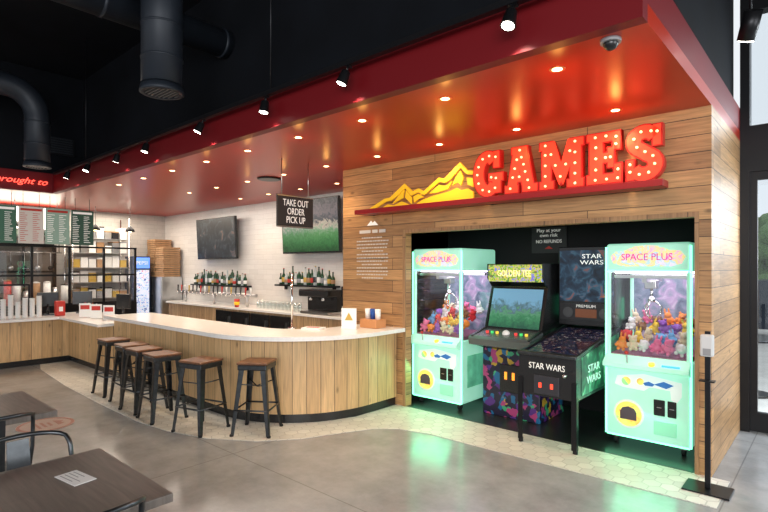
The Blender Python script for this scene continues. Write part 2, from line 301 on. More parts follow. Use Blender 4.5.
def patio_table(loc,label):
    t=thing('patio_table',label,'table',loc)
    MB().cyl((0,0,.72),(0,0,.75),.36,n=28).build('tabletop',black_metal,t); MB().cyl((0,0,.03),(0,0,.72),.03).build('pole',black_metal,t); MB().cyl((0,0,0),(0,0,.03),.22,n=24).build('base',black_metal,t)
patio_table((-.85,8.2,-.02),'round black patio table outside the glass door')
t=thing('parked_car','dark parked car in the bright lot outside the glass door','car',(-1.4,15,-.02))
MB().prism([(-2.1,.25),(-2.15,.7),(-1.5,.85),(-.9,1.35),(.6,1.38),(1.3,.9),(2.1,.8),(2.15,.3)],(0,-.85,0),X,Z,Y,1.7).build('body',M('car paint dark',(.03,.04,.06),.2,.3),t)
for sx in(-1.3,1.3):
    for y in(-.87,.67): MB().cyl((sx,y,.32),(sx,y+.2,.32),.32,n=24).build('wheel',rubber,t)
t=thing('shrub','green leafy shrub growing outside beyond the glass door','plant',(-1.9,19,-.02))
mb=MB()
for i in range(60):
    a=random.random()*6.28; rr=random.random()*.9; mb.sph((rr*math.cos(a),rr*math.sin(a),.5+random.random()*2.6),.2+.15*random.random(),n=6)
mb.build('foliage',leafm,t); MB().cyl((0,0,0),(0,0,.7),.06).build('stem',wood_seat,t)

# ------------------------------------------------------------------ bar
def barpath(r,x0,y1,n=20):
    c=(-5.1,4.2); P=[(x0,c[1]-r)]
    k=14
    for i in range(1,k): P.append((x0+(c[0]-x0)*i/k,c[1]-r))
    for i in range(n+1):
        a=-PI/2+PI/2*i/n; P.append((c[0]+r*math.cos(a),c[1]+r*math.sin(a)))
    P.append((c[0]+r,y1)); return P
def wallstrip(path,th,z0,z1,name,mat,parent,inward=1):
    bm=bmesh.new(); uv=bm.loops.layers.uv.new('UVMap'); P=[Vector((*p,0)) for p in path]; acc=0; cols=[]
    for i,p in enumerate(P):
        if i: acc+=(p-P[i-1]).length
        t=(P[min(i+1,len(P)-1)]-P[max(i-1,0)]).normalized(); n=Vector((-t.y,t.x,0))*inward
        q=p+n*th
        cols.append(([bm.verts.new((p.x,p.y,z0)),bm.verts.new((p.x,p.y,z1)),bm.verts.new((q.x,q.y,z1)),bm.verts.new((q.x,q.y,z0))],acc))
    for (A,a),(B,b) in zip(cols,cols[1:]):
        for k,(i,j) in enumerate(((0,1),(1,2),(2,3),(3,0))):
            f=bm.faces.new((A[i],A[j],B[j],B[i])); zz={0:z0,1:z1,2:z1,3:z0}
            for lp,(uu,vv) in zip(f.loops,((a,zz[i]),(a,zz[j]),(b,zz[j]),(b,zz[i]))): lp[uv].uv=(uu,vv)
    bm.faces.new(cols[0][0]); bm.faces.new(cols[-1][0])
    bmesh.ops.recalc_face_normals(bm,faces=bm.faces)
    me=bpy.data.meshes.new(name); bm.to_mesh(me); bm.free(); me.materials.append(mat); o=bpy.data.objects.new(name,me); COL.objects.link(o); o.parent=parent; return o
BH=.93
bar=thing('bar_cabinet','curved bar base clad in light vertical wooden boards','bar counter')
wallstrip(barpath(1.15,-8.1,4.68),.05,.10,BH-.045,'front_panel',wood_bar,bar)
wallstrip(barpath(1.13,-8.1,4.68),.04,0.005,.10,'toe_kick',black_plastic,bar)
wallstrip(barpath(.68,-8.1,4.68),.03,0.005,BH-.045,'inner_panel',black_plastic,bar)
A=barpath(1.28,-8.15,4.685); B=barpath(.58,-8.15,4.685)
tag(MB().prism(A+B[::-1],(0,0,BH-.045),X,Y,Z,.045).build('bar_worktop',white_quartz),'long white curved worktop on the bar with stools along it','worktop')
oc=thing('order_counter','low L-shaped order counter base of vertical wooden boards at far left','counter')
wallstrip([(-10.1,-5),(-10.1,3.05),(-8.12,3.05)],.05,.10,.76,'front_panel',wood_bar,oc)
wallstrip([(-10.13,-5),(-10.13,3.08),(-8.12,3.08)],.04,0.005,.10,'toe_kick',black_plastic,oc)
wallstrip([(-10.8,-5),(-10.8,3.7),(-8.12,3.7)],.03,0.005,.76,'inner_panel',black_plastic,oc)
tag(MB().prism([(-9.9,-5),(-9.9,2.85),(-8.17,2.85),(-8.17,3.7),(-10.8,3.7),(-10.8,-5)],(0,0,.76),X,Y,Z,.04).build('order_worktop',white_quartz),'low white L-shaped worktop on the order counter at far left','worktop')
bc=thing('back_counter','back bar cabinet under the white tiled wall with black cooler doors','cabinet')
MB().box(-11.35,-4.92,5.45,5.99,.1,.84).build('body',planks('back bar boards',(.60,.40,.22),(.46,.29,.15),2,.1,'Z','X'),bc)
MB().box(-11.35,-4.92,5.5,5.95,0.003,.1).build('toe_kick',black_plastic,bc)
for i in range(4):
    dd=MB().box(-9.3+i*.6,-8.74+i*.6,5.42,5.45,.14,.80,.005).build('door',black_plastic,bc); MB().box(-8.82+i*.6,-8.80+i*.6,5.39,5.42,.4,.7).build('handle',steel,dd)
tag(MB().box(-11.4,-4.92,5.40,5.995,.84,.88,.004).build('back_worktop',white_quartz),'white worktop running along the back bar under the televisions','worktop')

# ------------------------------------------------------------------ stools
def make_stool(label,loc,rz,grp):
    t=thing('bar_stool',label,'stool',loc,rz,grp)
    MB().box(-.155,.155,-.155,.155,.688,.712,.010,3).build('seat',wood_seat,t)
    MB().box(-.148,.148,-.148,.148,.635,.688,.01).build('seat_frame',gunmetal,t)
    for sx in(-1,1):
        for sy in(-1,1):
            lg=MB(); 
            q0=Vector((sx*.135,sy*.135,.66)); q1=Vector((sx*.195,sy*.195,.012))
            for (dx,dy) in ((0,.5),(.5,0)):
                a=[]; 
                for P,wd in ((q0,.055),(q1,.032)):
                    e=Vector((-sx*wd*(1 if dx else 0),-sy*wd*(1 if dy else 0),0)); a.append((P,P+e))
                th=Vector((0,-sy*.005,0)) if dx else Vector((-sx*.005,0,0))
                vs=[lg.bm.verts.new(v) for v in (a[0][0],a[0][1],a[1][1],a[1][0],a[0][0]+th,a[0][1]+th,a[1][1]+th,a[1][0]+th)]
                for f in ((0,1,2,3),(7,6,5,4),(0,4,5,1),(1,5,6,2),(2,6,7,3),(3,7,4,0)): lg.bm.faces.new([vs[k] for k in f])
            l=lg.build('leg',gunmetal,t)
            MB().cyl((sx*.187,sy*.187,0),(sx*.187,sy*.187,.02),.02,n=10).build('foot_cap',rubber,l)
    k=.171; z=.25
    for a,b_ in (((-k,-k),(k,-k)),((k,-k),(k,k)),((k,k),(-k,k)),((-k,k),(-k,-k))):
        MB().tube([(*a,z),(*b_,z)],.009).build('footrest_bar',gunmetal,t)
    MB().tube([(-.145,-.145,.5),(0,0,.46),(.145,.145,.5)],.006).build('brace',gunmetal,t); MB().tube([(.145,-.145,.5),(0,0,.452),(-.145,.145,.5)],.006).build('brace',gunmetal,t)
    return t
SP=[(-7.10,2.67,.02),(-6.47,2.64,-.05),(-6.03,2.6,.04),(-5.53,2.58,-.03),(-4.84,2.66,.25),(-4.36,3.0,.6)]
WH=['standing farthest away by the low counter end','second from the far end of the bar','third from the far end of the bar','fourth from the far end of the bar','second nearest, where the bar begins to curve','nearest the camera at the rounded bar corner']
g='bar stools along the curved bar'
s0=make_stool('gunmetal bar stool with square wooden seat, '+WH[0],(SP[0][0],SP[0][1],0.002),SP[0][2],g)
for i in range(1,6): dup(s0,(SP[i][0],SP[i][1],.002),SP[i][2],'gunmetal bar stool with square wooden seat, '+WH[i],g)

# ------------------------------------------------------------------ dining tables and chairs
def make_table(loc,label):
    t=thing('dining_table',label,'table',loc,0,'square dining tables')
    MB().box(-.385,.385,-.385,.385,.715,.75,.004).build('tabletop',wood_table,t)
    MB().cyl((0,0,.03),(0,0,.70),.038).build('pole',black_metal,t); MB().box(-.2,.2,-.2,.2,.70,.715).build('mounting_plate',black_metal,t)
    MB().box(-.28,.28,-.035,.035,0,.035,.008).box(-.035,.035,-.28,.28,0,.035,.008).build('base',black_metal,t); return t
tb=make_table((-2.365,.585,0),'grey-brown wooden square table nearest the camera with a white card on it')
dup(tb,(-4.05,.66,0),0,'grey-brown wooden square table farther back at the left edge')
def make_chair(loc,rz,label):
    t=thing('dining_chair',label,'chair',loc,rz,'metal dining chairs at the tables')
    MB().box(-.19,.19,-.185,.185,.435,.455,.01).build('seat',gunmetal,t); MB().box(-.175,.175,-.17,.17,.405,.435).build('apron',gunmetal,t)
    for sx in(-1,1):
        for sy in(-1,1):
            l=MB().tube([(sx*.165,sy*.165,.42),(sx*.215,sy*.205,.01)],[.016,.011]).build('leg',gunmetal,t); MB().cyl((sx*.215,sy*.205,0),(sx*.215,sy*.205,.02),.016,n=10).build('foot_cap',rubber,l)
    P=[(-.10,-.185,.44),(-.12,-.20,.60),(-.13,-.20,.70),(-.14,-.198,.76)]
    for i in range(13):
        a=PI*i/12; P.append((-.15-.10*math.sin(a),-.195*math.cos(a),.78+.045*math.sin(a)**.5 if 0<i<12 else .78))
    P+=[(-.14,.198,.76),(-.13,.20,.70),(-.12,.20,.60),(-.10,.185,.44)]
    MB().tube(P,.011,10).build('back_frame',gunmetal,t)
    MB().prism([(-.055,0),(.055,0),(.045,.365),(-.045,.365)],(-.175,0,.45),Y,Vector((-.19,0,1)).normalized(),X,.006).build('back_splat',gunmetal,t); return t
ch=make_chair((-2.74,.68,0),0,'gunmetal curved-back chair on the far side of the nearest table')
dup(ch,(-2.08,.63,0),PI,'gunmetal curved-back chair pushed in at the near side of the nearest table')
dup(ch,(-3.66,.68,0),PI,'gunmetal curved-back chair pushed in at the farther table at the left edge')
cd=thing('table_card','small white printed card lying on the nearest table','card',(-2.43,.76,.751),.15)
MB().box(-.085,.085,-.045,.045,0,.002).build('card',white_plastic,cd); mm=MB()
for i in range(4): mm.box(-.07,.03+.03*math.sin(i*2),-.03+i*.018,-.026+i*.018,.002,.0025)
mm.build('print',grey_plastic,cd)
def ringpath(r,n=40): return [(r*math.cos(2*PI*i/n),r*math.sin(2*PI*i/n)) for i in range(n+1)]
fd=thing('floor_decal','round faint reddish brown printed sticker on the concrete floor','sticker',(-6.2,1.66,.0005))
MB().prism(ringpath(.26)[:-1],(0,0,0),X,Y,Z,.0015).build('disc',M('sticker disc',(.34,.25,.22),.3),fd)
MB().stroke(ringpath(.24),.028,(0,0,.002),X,Y,Z,.001).build('ring',M('sticker ring',(.30,.10,.07),.35),fd)
mm=MB()
for i in range(3): mm.box(-.12+.03*i,.12-.02*i,-.09+i*.055,-.065+i*.055,.002,.003)
mm.prism([(-.10,.09),(-.03,.17),(.02,.13),(.05,.16),(.10,.09)],(0,0,.002),X,Y,Z,.001)
mm.build('print',M('sticker print',(.28,.10,.07),.35),fd)

# ------------------------------------------------------------------ GAMES sign
def ell(cx,cy,rx,ry,a0,a1,n=18): return [(cx+rx*math.cos(math.radians(a0+(a1-a0)*i/n)),cy+ry*math.sin(math.radians(a0+(a1-a0)*i/n))) for i in range(n+1)]
def R(x0,y0,x1,y1): return [(x0,y0),(x1,y0),(x1,y1),(x0,y1)]
Spath=ell(.33,.715,.19,.175,25,250,14)+ell(.31,.285,.20,.185,70,-155,14)
GL={
'G':dict(w=.70,polys=[R(.47,.62,.62,1.0),R(.36,.32,.70,.50),R(.44,.05,.65,.48)],strokes=[(ell(.33,.5,.22,.39,48,318,22),.27)],bulbs=[(.53,.86),(.38,.90),(.22,.85),(.12,.68),(.09,.5),(.12,.3),(.22,.14),(.38,.09),(.52,.16),(.54,.38),(.43,.41)]),
'A':dict(w=.78,polys=[R(0,0,.33,.17),R(.42,0,.78,.17),[(.05,.05),(.28,.05),(.48,1),(.22,1)],[(.43,.05),(.72,.05),(.52,1),(.26,1)],R(.18,.23,.57,.43),R(.16,.84,.54,1)],strokes=[],bulbs=[(.37,.92),(.41,.76),(.30,.72),(.46,.6),(.25,.53),(.50,.44),(.2,.34),(.36,.34),(.56,.25),(.14,.1),(.59,.08)]),
'M':dict(w=.98,polys=[R(0,0,.33,.17),R(.62,0,.98,.17),R(.05,.05,.27,.95),R(.68,.05,.93,.95),R(0,.83,.29,1),R(.69,.83,.98,1),[(.05,1),(.33,1),(.58,.28),(.46,.06)],[(.93,1),(.65,1),(.40,.28),(.52,.06)]],strokes=[],bulbs=[(.14,.92),(.14,.72),(.14,.5),(.14,.28),(.14,.07),(.27,.72),(.37,.48),(.48,.24),(.60,.48),(.69,.74),(.80,.92),(.80,.7),(.80,.48),(.80,.27),(.80,.07)]),
'E':dict(w=.65,polys=[R(0,0,.3,.15),R(0,.85,.3,1),R(.05,0,.31,1),R(.06,.81,.62,1),R(0,0,.65,.19),R(.28,.40,.46,.60),R(.48,.64,.62,1),R(.50,0,.65,.37),R(.39,.30,.51,.70)],strokes=[],bulbs=[(.17,.92),(.37,.92),(.55,.88),(.55,.74),(.18,.72),(.18,.5),(.36,.5),(.45,.5),(.18,.28),(.17,.08),(.38,.08),(.58,.08),(.585,.25)]),
'S':dict(w=.64,polys=[R(.46,.61,.61,1.0),R(.01,.0,.15,.39)],strokes=[(Spath,.27)],bulbs=[(.54,.86),(.44,.88),(.27,.89),(.15,.77),(.2,.61),(.34,.51),(.47,.42),(.5,.27),(.4,.12),(.24,.10),(.08,.16),(.08,.3)]),
}
ZB=2.349; HH=.435; YS=4.50
places=[('G',-2.765,-2.44),('A',-2.42,-2.085),('M',-2.065,-1.66),('E',-1.635,-1.345),('S',-1.315,-1.033)]
for L,x0,x1 in places:
    D=GL[L]; sx=(x1-x0)/D['w']; t=thing('sign_letter','large red marquee letter %s studded with glowing bulbs on the sign shelf'%L,'sign letter',(x0,YS,ZB),0,'marquee letters above the game machines')
    for nm,mt,off,yy,dd in(('shell',letter_shell,.008,0,.07),('face',letter_face,-.005,-.004,.01)):
        mb=MB()
        for k,P in enumerate(D['polys']):
            cx=sum(p[0] for p in P)/len(P); cy=sum(p[1] for p in P)/len(P); Q=[(p[0]*sx+off*(1 if p[0]>cx else -1),p[1]*HH+off*(1 if p[1]>cy else -1)*.8+ .01) for p in P]
            mb.prism(Q,(0,yy+.0003*k,0),X,Z,Y,dd)
        for path,wd in D['strokes']:
            mb.stroke([(p[0]*sx,p[1]*HH+.01) for p in path],wd*sx*.95+2*off,(0,yy,0),X,Z,Y,dd)
        mb.build(nm,mt,t)
    for bx,bz in D['bulbs']: MB().sph((bx*sx,-.009,bz*HH+.01),.0115,n=10).build('bulb',bulb_m,t)
sh=thing('sign_shelf','long red steel shelf carrying the marquee letters and mountain logo','shelf',(0,0,0))
MB().box(-4.4,-1.02,4.42,4.60,2.285,2.34,.003).build('shelf_board',M('shelf red',(.30,.007,.010),.4),sh)
for x in(-4.34,-2.68,-1.08): MB().box(x-.02,x+.02,4.6,4.70,2.29,2.33).build('bracket',black_metal,sh)
ml=thing('mountain_logo','yellow mountain range logo cutout on the left of the sign shelf','sign',(0,4.52,2.342))
mb=MB(); k=0
def poly(P):
    global k
    mb.prism([(x,z-2.342) for x,z in P],(0,.0004*k,0),X,Z,Y,.02); k+=1
poly([(-4.28,2.342),(-4.0,2.455),(-3.92,2.46),(-3.70,2.60),(-3.58,2.50),(-3.50,2.525),(-3.40,2.475),(-3.42,2.445),(-3.50,2.485),(-3.60,2.455),(-3.69,2.55),(-3.80,2.475),(-3.90,2.425),(-3.98,2.42),(-4.17,2.342)])
poly([(-3.80,2.455),(-3.705,2.53),(-3.725,2.44),(-3.88,2.385)])
poly([(-3.675,2.52),(-3.60,2.435),(-3.60,2.365),(-3.69,2.44)])
poly([(-4.06,2.342),(-3.95,2.385),(-3.86,2.365),(-3.74,2.40),(-3.64,2.36),(-3.62,2.342)])
poly([(-3.57,2.44),(-3.50,2.465),(-3.43,2.425),(-3.50,2.41),(-3.56,2.375)])
poly([(-3.48,2.455),(-3.22,2.615),(-3.15,2.595),(-2.95,2.745),(-2.86,2.65),(-2.79,2.635),(-2.79,2.595),(-2.87,2.61),(-2.945,2.685),(-3.08,2.575),(-3.14,2.55),(-3.22,2.57),(-3.40,2.455)])
poly([(-3.22,2.535),(-3.13,2.515),(-3.05,2.56),(-3.10,2.48),(-3.25,2.455),(-3.35,2.455)])
poly([(-3.0,2.60),(-2.945,2.655),(-2.91,2.58),(-2.94,2.50),(-2.98,2.54),(-3.05,2.51)])
poly([(-2.87,2.575),(-2.79,2.56),(-2.79,2.47),(-2.86,2.50)])
poly([(-3.56,2.342),(-3.44,2.395),(-3.3,2.425),(-3.1,2.45),(-2.99,2.48),(-2.94,2.45),(-2.86,2.46),(-2.79,2.42),(-2.79,2.342)])
mb.build('cutout',yellow,ml)

wl=thing('wall_notice','block of small white printed text on the wooden wall left of the recess','sign',(-4.36,4.697,1.84))
MB().prism([(-.09,.33),(-.02,.39),(.01,.36),(.04,.385),(.10,.33)],(0,0,0),X,Z,NY,.003).build('emblem',white_print,wl)
mb=MB(); random.seed(3)
for ln in range(13):
    z=.17-ln*.042; wd=.27 if ln%4 else .18; x=-wd
    while x<wd-.02:
        l=.015+.035*random.random(); mb.box(x,min(x+l,wd),-.003,0,z,z+.014); x+=l+.010
mb.box(-.22,-.03,-.003,0,.235,.275); mb.box(.0,.09,-.003,0,.235,.275); mb.box(.115,.22,-.003,0,.235,.275)
mb.build('printed_text',M('pale print',(.66,.62,.56),.5),wl)

# ------------------------------------------------------------------ claw machines
def circle(cx,cy,r,n=28): return [(cx+r*math.cos(2*PI*i/n),cy+r*math.sin(2*PI*i/n)) for i in range(n)]
smoke=M('smoked flap',(.10,.06,.08),.2); pale=M('pale panel',(.80,.88,.84),.3,emit=(.7,.9,.85),es=.3); swirl=M('swirl blue',(.03,.16,.45),.4,emit=(.05,.2,.6),es=.25)
white_ring=M('white ring',(.8,.85,.82),.3,emit=(.8,.9,.85),es=.2)
def make_claw(loc,label):
    t=thing('claw_machine',label,'claw machine',loc,0,'claw machines in the game recess')
    W=.35; D=.78; H=1.86
    b=MB().box(-W,W,.0,D,.075,.80,.02,3).build('lower_cabinet',mint,t)
    for sx in(-1,1):
        for y in(.08,D-.08):
            c=MB().cyl((sx*(W-.07)-.015,y,.035),(sx*(W-.07)+.015,y,.035),.035,n=16).build('caster',rubber,t); MB().box(sx*(W-.07)-.025,sx*(W-.07)+.025,y-.03,y+.03,.055,.08).build('bracket',steel,c)
    for sx in(-1,1): MB().box(sx*W-.007,sx*W+.007,-.006,.008,.09,H-.03,.003).build('light_strip',mint_hot,t)
    MB().box(-W+.01,W-.01,-.004,.006,.80,.812).build('light_strip',mint_hot,t); MB().box(-W+.01,W-.01,-.004,.006,1.60,1.61).build('light_strip',mint_hot,t)
    MB().box(-W+.01,W-.01,-.004,.006,.082,.094).build('light_strip',mint_hot,t)
    MB().prism(circle(0,0,.130),(-.15,-.0005,.30),X,Z,NY,.006).build('chute_border',white_ring,t)
    cb=MB().prism(circle(0,0,.112),(-.15,-.001,.30),X,Z,NY,.012).build('prize_chute_ring',ring_art,t)
    MB().prism([(-.07,-.05),(.07,-.05),(.07,.02),(.05,.055),(0,.07),(-.05,.055),(-.07,.02)],(-.15,-.0135,.30),X,Z,NY,.006).build('prize_flap',smoke,cb)
    MB().prism([(-.25,.14),(-.02,.18),(.28,.14),(.28,.02),(.24,-.04),(.20,-.02),(.19,.06),(.03,.07),(-.02,.03),(-.20,.04),(-.27,.06)],(0,-.001,.50),X,Z,NY,.005).build('decor_panel',pale,t)
    MB().prism(circle(.0,.10,.038),(-.17,-.007,.50),X,Z,NY,.003).build('decal',ring_art,t); MB().prism(circle(.0,.10,.03),(-.05,-.007,.51),X,Z,NY,.003).build('decal',ring_art,t)
    MB().prism([(-.05,0),(.0,.02),(.05,0),(.03,-.02),(-.03,-.02)],(.02,-.007,.60),X,Z,NY,.003).build('swirl_decal',swirl,t); MB().prism([(-.06,.0),(.02,.035),(.10,.01),(.04,-.025)],(.12,-.007,.60),X,Z,NY,.003).build('swirl_decal',swirl,t)
    for x0,x1 in((.06,.15),(.17,.24)):
        cn=MB().box(x0,x1,-.012,0,.33,.47,.004).build('coin_door',black_plastic,t); MB().box((x0+x1)/2-.018,(x0+x1)/2+.018,-.016,-.012,.40,.406).build('coin_slot',steel,cn)
    MB().box(.06,.24,-.010,0,.16,.28,.004).build('cash_door',M('mint door',(.35,.7,.52),.3,emit=(.12,.6,.35),es=.4),t)
    MB().prism([(0,.70),(-.10,.735),(-.10,.765),(0,.835)],(-W,0,0),Y,Z,X,2*W).build('control_shelf',mint,t)
    j=MB().cyl((-.14,-.075,.775),(-.145,-.085,.86),.007).build('joystick',steel,t); MB().sph((-.145,-.086,.87),.018).build('knob',red_print,j)
    MB().cyl((.06,-.07,.77),(.06,-.078,.795),.026).build('button',M('yellow button',(.9,.7,.05),.3,emit=(1,.7,.05),es=1),t)
    MB().box(.14,.28,-.085,-.05,.772,.79).build('credit_display',M('blue display',(.05,.2,.5),.2,emit=(.05,.4,1),es=1.5),t)
    for sx in(-1,1):
        for y0 in(.0,D-.04):
            MB().box(sx*W-(.035 if sx>0 else 0),sx*W+(0 if sx>0 else .035),y0,y0+.04,.80,1.60,.006).build('corner_post',mint,t)
    MB().box(-W+.035,W-.035,.012,.018,.80,1.60).build('front_glass',glass,t)
    for sx in(-1,1): MB().box(sx*(W-.016)-.003,sx*(W-.016)+.003,.04,D-.04,.80,1.60).build('side_glass',glass,t)
    MB().box(-W+.035,W-.035,D-.03,D-.02,.80,1.60).build('back_panel',claw_in,t)
    MB().box(-W+.03,W-.03,.03,D-.03,.80,.84).build('prize_tray',M('tray pink',(.4,.15,.25),.5),t)
    hd=MB().box(-W,W,.0,D,1.60,H,.025,3).build('header',mint,t)
    MB().prism([(-.28,-.06),(-.20,-.085),(.20,-.085),(.28,-.06),(.31,0),(.27,.05),(.18,.06),(.10,.095),(0,.105),(-.10,.095),(-.18,.06),(-.27,.05),(-.31,0)],(0,-.001,1.735),X,Z,NY,.008).build('header_sign',head_art,hd)
    text('SPACE PLUS',(0,-.0105,1.735),X,Z,.062,.42,M('header letters',(.55,.02,.30),.3,emit=(.8,.03,.4),es=.5),'lettering',hd)
    for x0,x1,y0,y1,z0,z1 in ((-W+.05,W-.05,.08,.12,1.54,1.57),(-W+.05,W-.05,.6,.64,1.54,1.57),(-.06,-.02,.08,.64,1.50,1.54)): MB().box(x0,x1,y0,y1,z0,z1).build('gantry_rail',steel,t)
    cl=MB().box(-.09,.01,.28,.38,1.44,1.52,.006).build('claw_carriage',steel,t)
    mb=MB().cyl((-.04,.33,1.34),(-.04,.33,1.44),.012).lathe([(.03,0),(.035,.02),(.02,.05)],(-.04,.33,1.31))
    for q in range(3):
        a=q*2*PI/3+.4; c,s_=math.cos(a),math.sin(a); mb.tube([(-.04+.02*c,.33+.02*s_,1.33),(-.04+.085*c,.33+.085*s_,1.27),(-.04+.075*c,.33+.075*s_,1.20),(-.04+.03*c,.33+.03*s_,1.16)],.008)
    mb.build('claw',chrome,cl)
    MB().box(-W+.05,W-.05,.10,D-.1,1.585,1.598).build('interior_lamp',M('claw lamp',(1,1,1),.3,emit=(.95,.85,1),es=6),t)
    for sx in(-1,1):
        MB().box(sx*W-.002,sx*W+.002,.12,.62,.25,.62).build('side_art',M('side art %d'%sx,(.18,.52,.36),.3,emit=(.08,.45,.25),es=.4,var=.5,scale=6),t)
    return t
c0=make_claw((-3.54,4.92,0.006),'glowing green claw machine at the left end of the recess')
dup(c0,(-1.285,5.0,.006),0,'glowing green claw machine at the right end of the recess')
PC=[('pink',(.75,.18,.35)),('yellow',(.8,.55,.06)),('white',(.75,.75,.75)),('orange',(.8,.25,.04)),('sky blue',(.15,.4,.7)),('brown',(.22,.10,.05)),('cream',(.7,.6,.42)),('red',(.6,.03,.04)),('purple',(.26,.09,.42))]
PM=[M('plush '+n,c,.9,bump=.3,scale=60) for n,c in PC]
pm={}
def plush(ci,kind):
    if (ci,kind) in pm: return pm[(ci,kind)]
    if kind==0:
        mb=MB().sph((0,0,.0),.050,(1,.9,1)).sph((0,-.01,.065),.042)
        for sx in(-1,1): mb.sph((sx*.032,-.005,.10),.016).sph((sx*.046,-.02,.01),.019,(1,.9,1.3)).sph((sx*.028,-.040,-.038),.021,(.9,1.3,.9))
        mb.sph((0,-.046,.057),.015)
    elif kind==1:
        mb=MB().sph((0,0,.0),.054,(1.05,.95,.95)).sph((0,-.01,.055),.038)
        for sx in(-1,1): mb.sph((sx*.02,0,.105),.013,(.8,.6,2.6)).sph((sx*.05,-.02,-.01),.018).sph((sx*.026,-.045,-.04),.02,(.9,1.5,.8))
    else:
        mb=MB().sph((0,0,.01),.058,(1,.95,.92)).sph((0,-.048,.01),.024,(1.3,.8,.8))
        for sx in(-1,1): mb.sph((sx*.05,0,.035),.02,(.6,.8,1.3)).sph((sx*.03,-.03,-.042),.02)
        mb.sph((0,.05,.0),.018)
    o=mb.build('plush_toy',PM[ci]); me=o.data; bpy.data.objects.remove(o); pm[(ci,kind)]=me; return me
random.seed(5)
for mi,(mx,my,wh) in enumerate(((-3.54,4.92,'left'),(-1.285,5.0,'right'))):
    for row in range(4):
        for c in range(6):
            ci=(row*4+c*2+mi*3+c*c)%9; kd=(row+c*2+mi)%3; o=bpy.data.objects.new('plush_toy',plush(ci,kd)); COL.objects.link(o)
            o.location=(mx-.24+c*.098+.006*random.random(),my+.09+row*.155,.006+.895+row*.07+.03*random.random()); o.rotation_euler=(random.uniform(-.3,.3),random.uniform(-.4,.4),random.uniform(-.7,.7)); sc=random.uniform(.74,.90); o.scale=(sc,sc,sc)
            tag(o,'%s plush toy, %s, %s row, %s claw machine'%(PC[ci][0],nth(c),['front','second','third','back'][row],wh),'plush toy','plush toys in the %s claw machine'%wh)

# ------------------------------------------------------------------ arcade cabinet
a=thing('arcade_cabinet','upright arcade cabinet with colourful splatter art between claw machine and pinball','arcade machine',(-2.665,5.07,.006))
W=.34
MB().box(-W,W,0,.62,.0,.74,.01).build('lower_cabinet',arc_art,a)
for sx in(-1,1):
    MB().prism([(.0,.74),(-.22,.80),(-.24,.90),(.05,.97),(.20,1.42),(.10,1.52),(.10,1.68),(.62,1.68),(.62,.74)],(sx*W-(.02 if sx>0 else 0),0,0),Y,Z,X,.02).build('side_panel',black_plastic,a)
cp=MB().prism([(.04,.74),(-.24,.80),(-.26,.87),(-.22,.90),(.06,.955)],(-W-.03,0,0),Y,Z,X,2*W+.04).build('control_panel',M('dark silver control panel',(.13,.15,.15),.25,.4),a)
MB().sph((0,-.09,.925),.042).build('trackball',white_plastic,cp)
for i,c in enumerate(((.8,.05,.05),(.05,.6,.15),(.9,.6,.05))):
    bmm=M('button %d'%i,c,.3,emit=c,es=.5)
    for x in(-.22+i*.06,.12+i*.06): MB().cyl((x,-.1,.915),(x,-.103,.945),.017).build('button',bmm,cp)
sc=MB().prism([(.06,.955),(.20,1.42),(.60,1.42),(.60,.955)],(-W+.02,0,0),Y,Z,X,2*W-.04).build('screen_bezel',black_plastic,a)
u=Vector((0,.14,.465)).normalized()
MB().prism([(-.30,.02),(.30,.02),(.30,.46),(-.30,.46)],(0,.055,.957),X,u,Vector(X).cross(u),.006).build('screen',golf_screen,sc)
mq=MB().box(-W+.02,W-.02,.09,.6,1.48,1.67,.006).build('marquee',arc_marq,a)
text('GOLDEN TEE',(0,.087,1.575),X,Z,.07,.40,M('marquee letters',(.9,.78,.35),.3,emit=(1,.85,.35),es=1.0),'lettering',mq)
cdn=MB().box(-.12,.12,-.012,.002,.28,.58,.004).build('coin_door',black_plastic,a); osl=M('orange slot',(.9,.3,.03),.4,emit=(1,.3,.03),es=1.2)
for x in(-.06,.03): MB().box(x,x+.03,-.018,-.012,.42,.5).build('coin_slot',osl,cdn)

# ------------------------------------------------------------------ pinball machine
p=thing('pinball_machine','black pinball machine on four legs between arcade cabinet and right claw machine','pinball machine',(-1.985,4.47,.006))
W=.27
MB().prism([(0,.46),(0,.83),(1.30,1.02),(1.30,.46)],(-W,0,0),Y,Z,X,2*W).build('cabinet',black_plastic,p)
u=Vector((0,1.26,.184)).normalized()
MB().prism([(-.24,.03),(.24,.03),(.24,1.02),(-.24,1.02)],(0,.02,.835),X,u,Vector(X).cross(u),.004).build('playfield',pin_field,p)
for P in ([(-W-.004,0),(-W+.02,0),(-W+.02,1.2),(-W-.004,1.2)],[(W-.02,0),(W+.004,0),(W+.004,1.2),(W-.02,1.2)]): MB().prism(P,(0,.0,.832),X,u,Vector(X).cross(u),.02).build('side_rail',gunmetal,p)
MB().box(-W-.01,W+.01,-.025,.05,.825,.862,.01).build('lockdown_bar',gunmetal,p)
for sx in(-1,1):
    for y,z0 in((0,.62),(1.3,.62)):
        s_=-1 if y==0 else 1
        l=MB(); l.prism([(0,.0),(.045,.0),(.045,z0-.03),(0,z0-.03)],(sx*(W+.006),y+s_*.006,.03),Vector((-sx,0,0)),Z,NY if y==0 else Y,.006)
        l.prism([(0,.0),(.045,.0),(.045,z0-.03),(0,z0-.03)],(sx*(W+.001),y+s_*.01,.03),Vector((0,-s_,0)),Z,X if sx>0 else (-1,0,0),.006)
        lo=l.build('leg',black_metal,p); MB().cyl((sx*(W-.012),y-s_*.012,0),(sx*(W-.012),y-s_*.012,.04),.022).build('leveler',rubber,lo)
cd_=MB().box(-.12,.12,-.010,.002,.48,.65,.004).build('coin_door',M('coin door grey',(.05,.05,.06),.4,.5),p); rsl=M('red slot',(.9,.05,.03),.4,emit=(1,.08,.03),es=1.2)
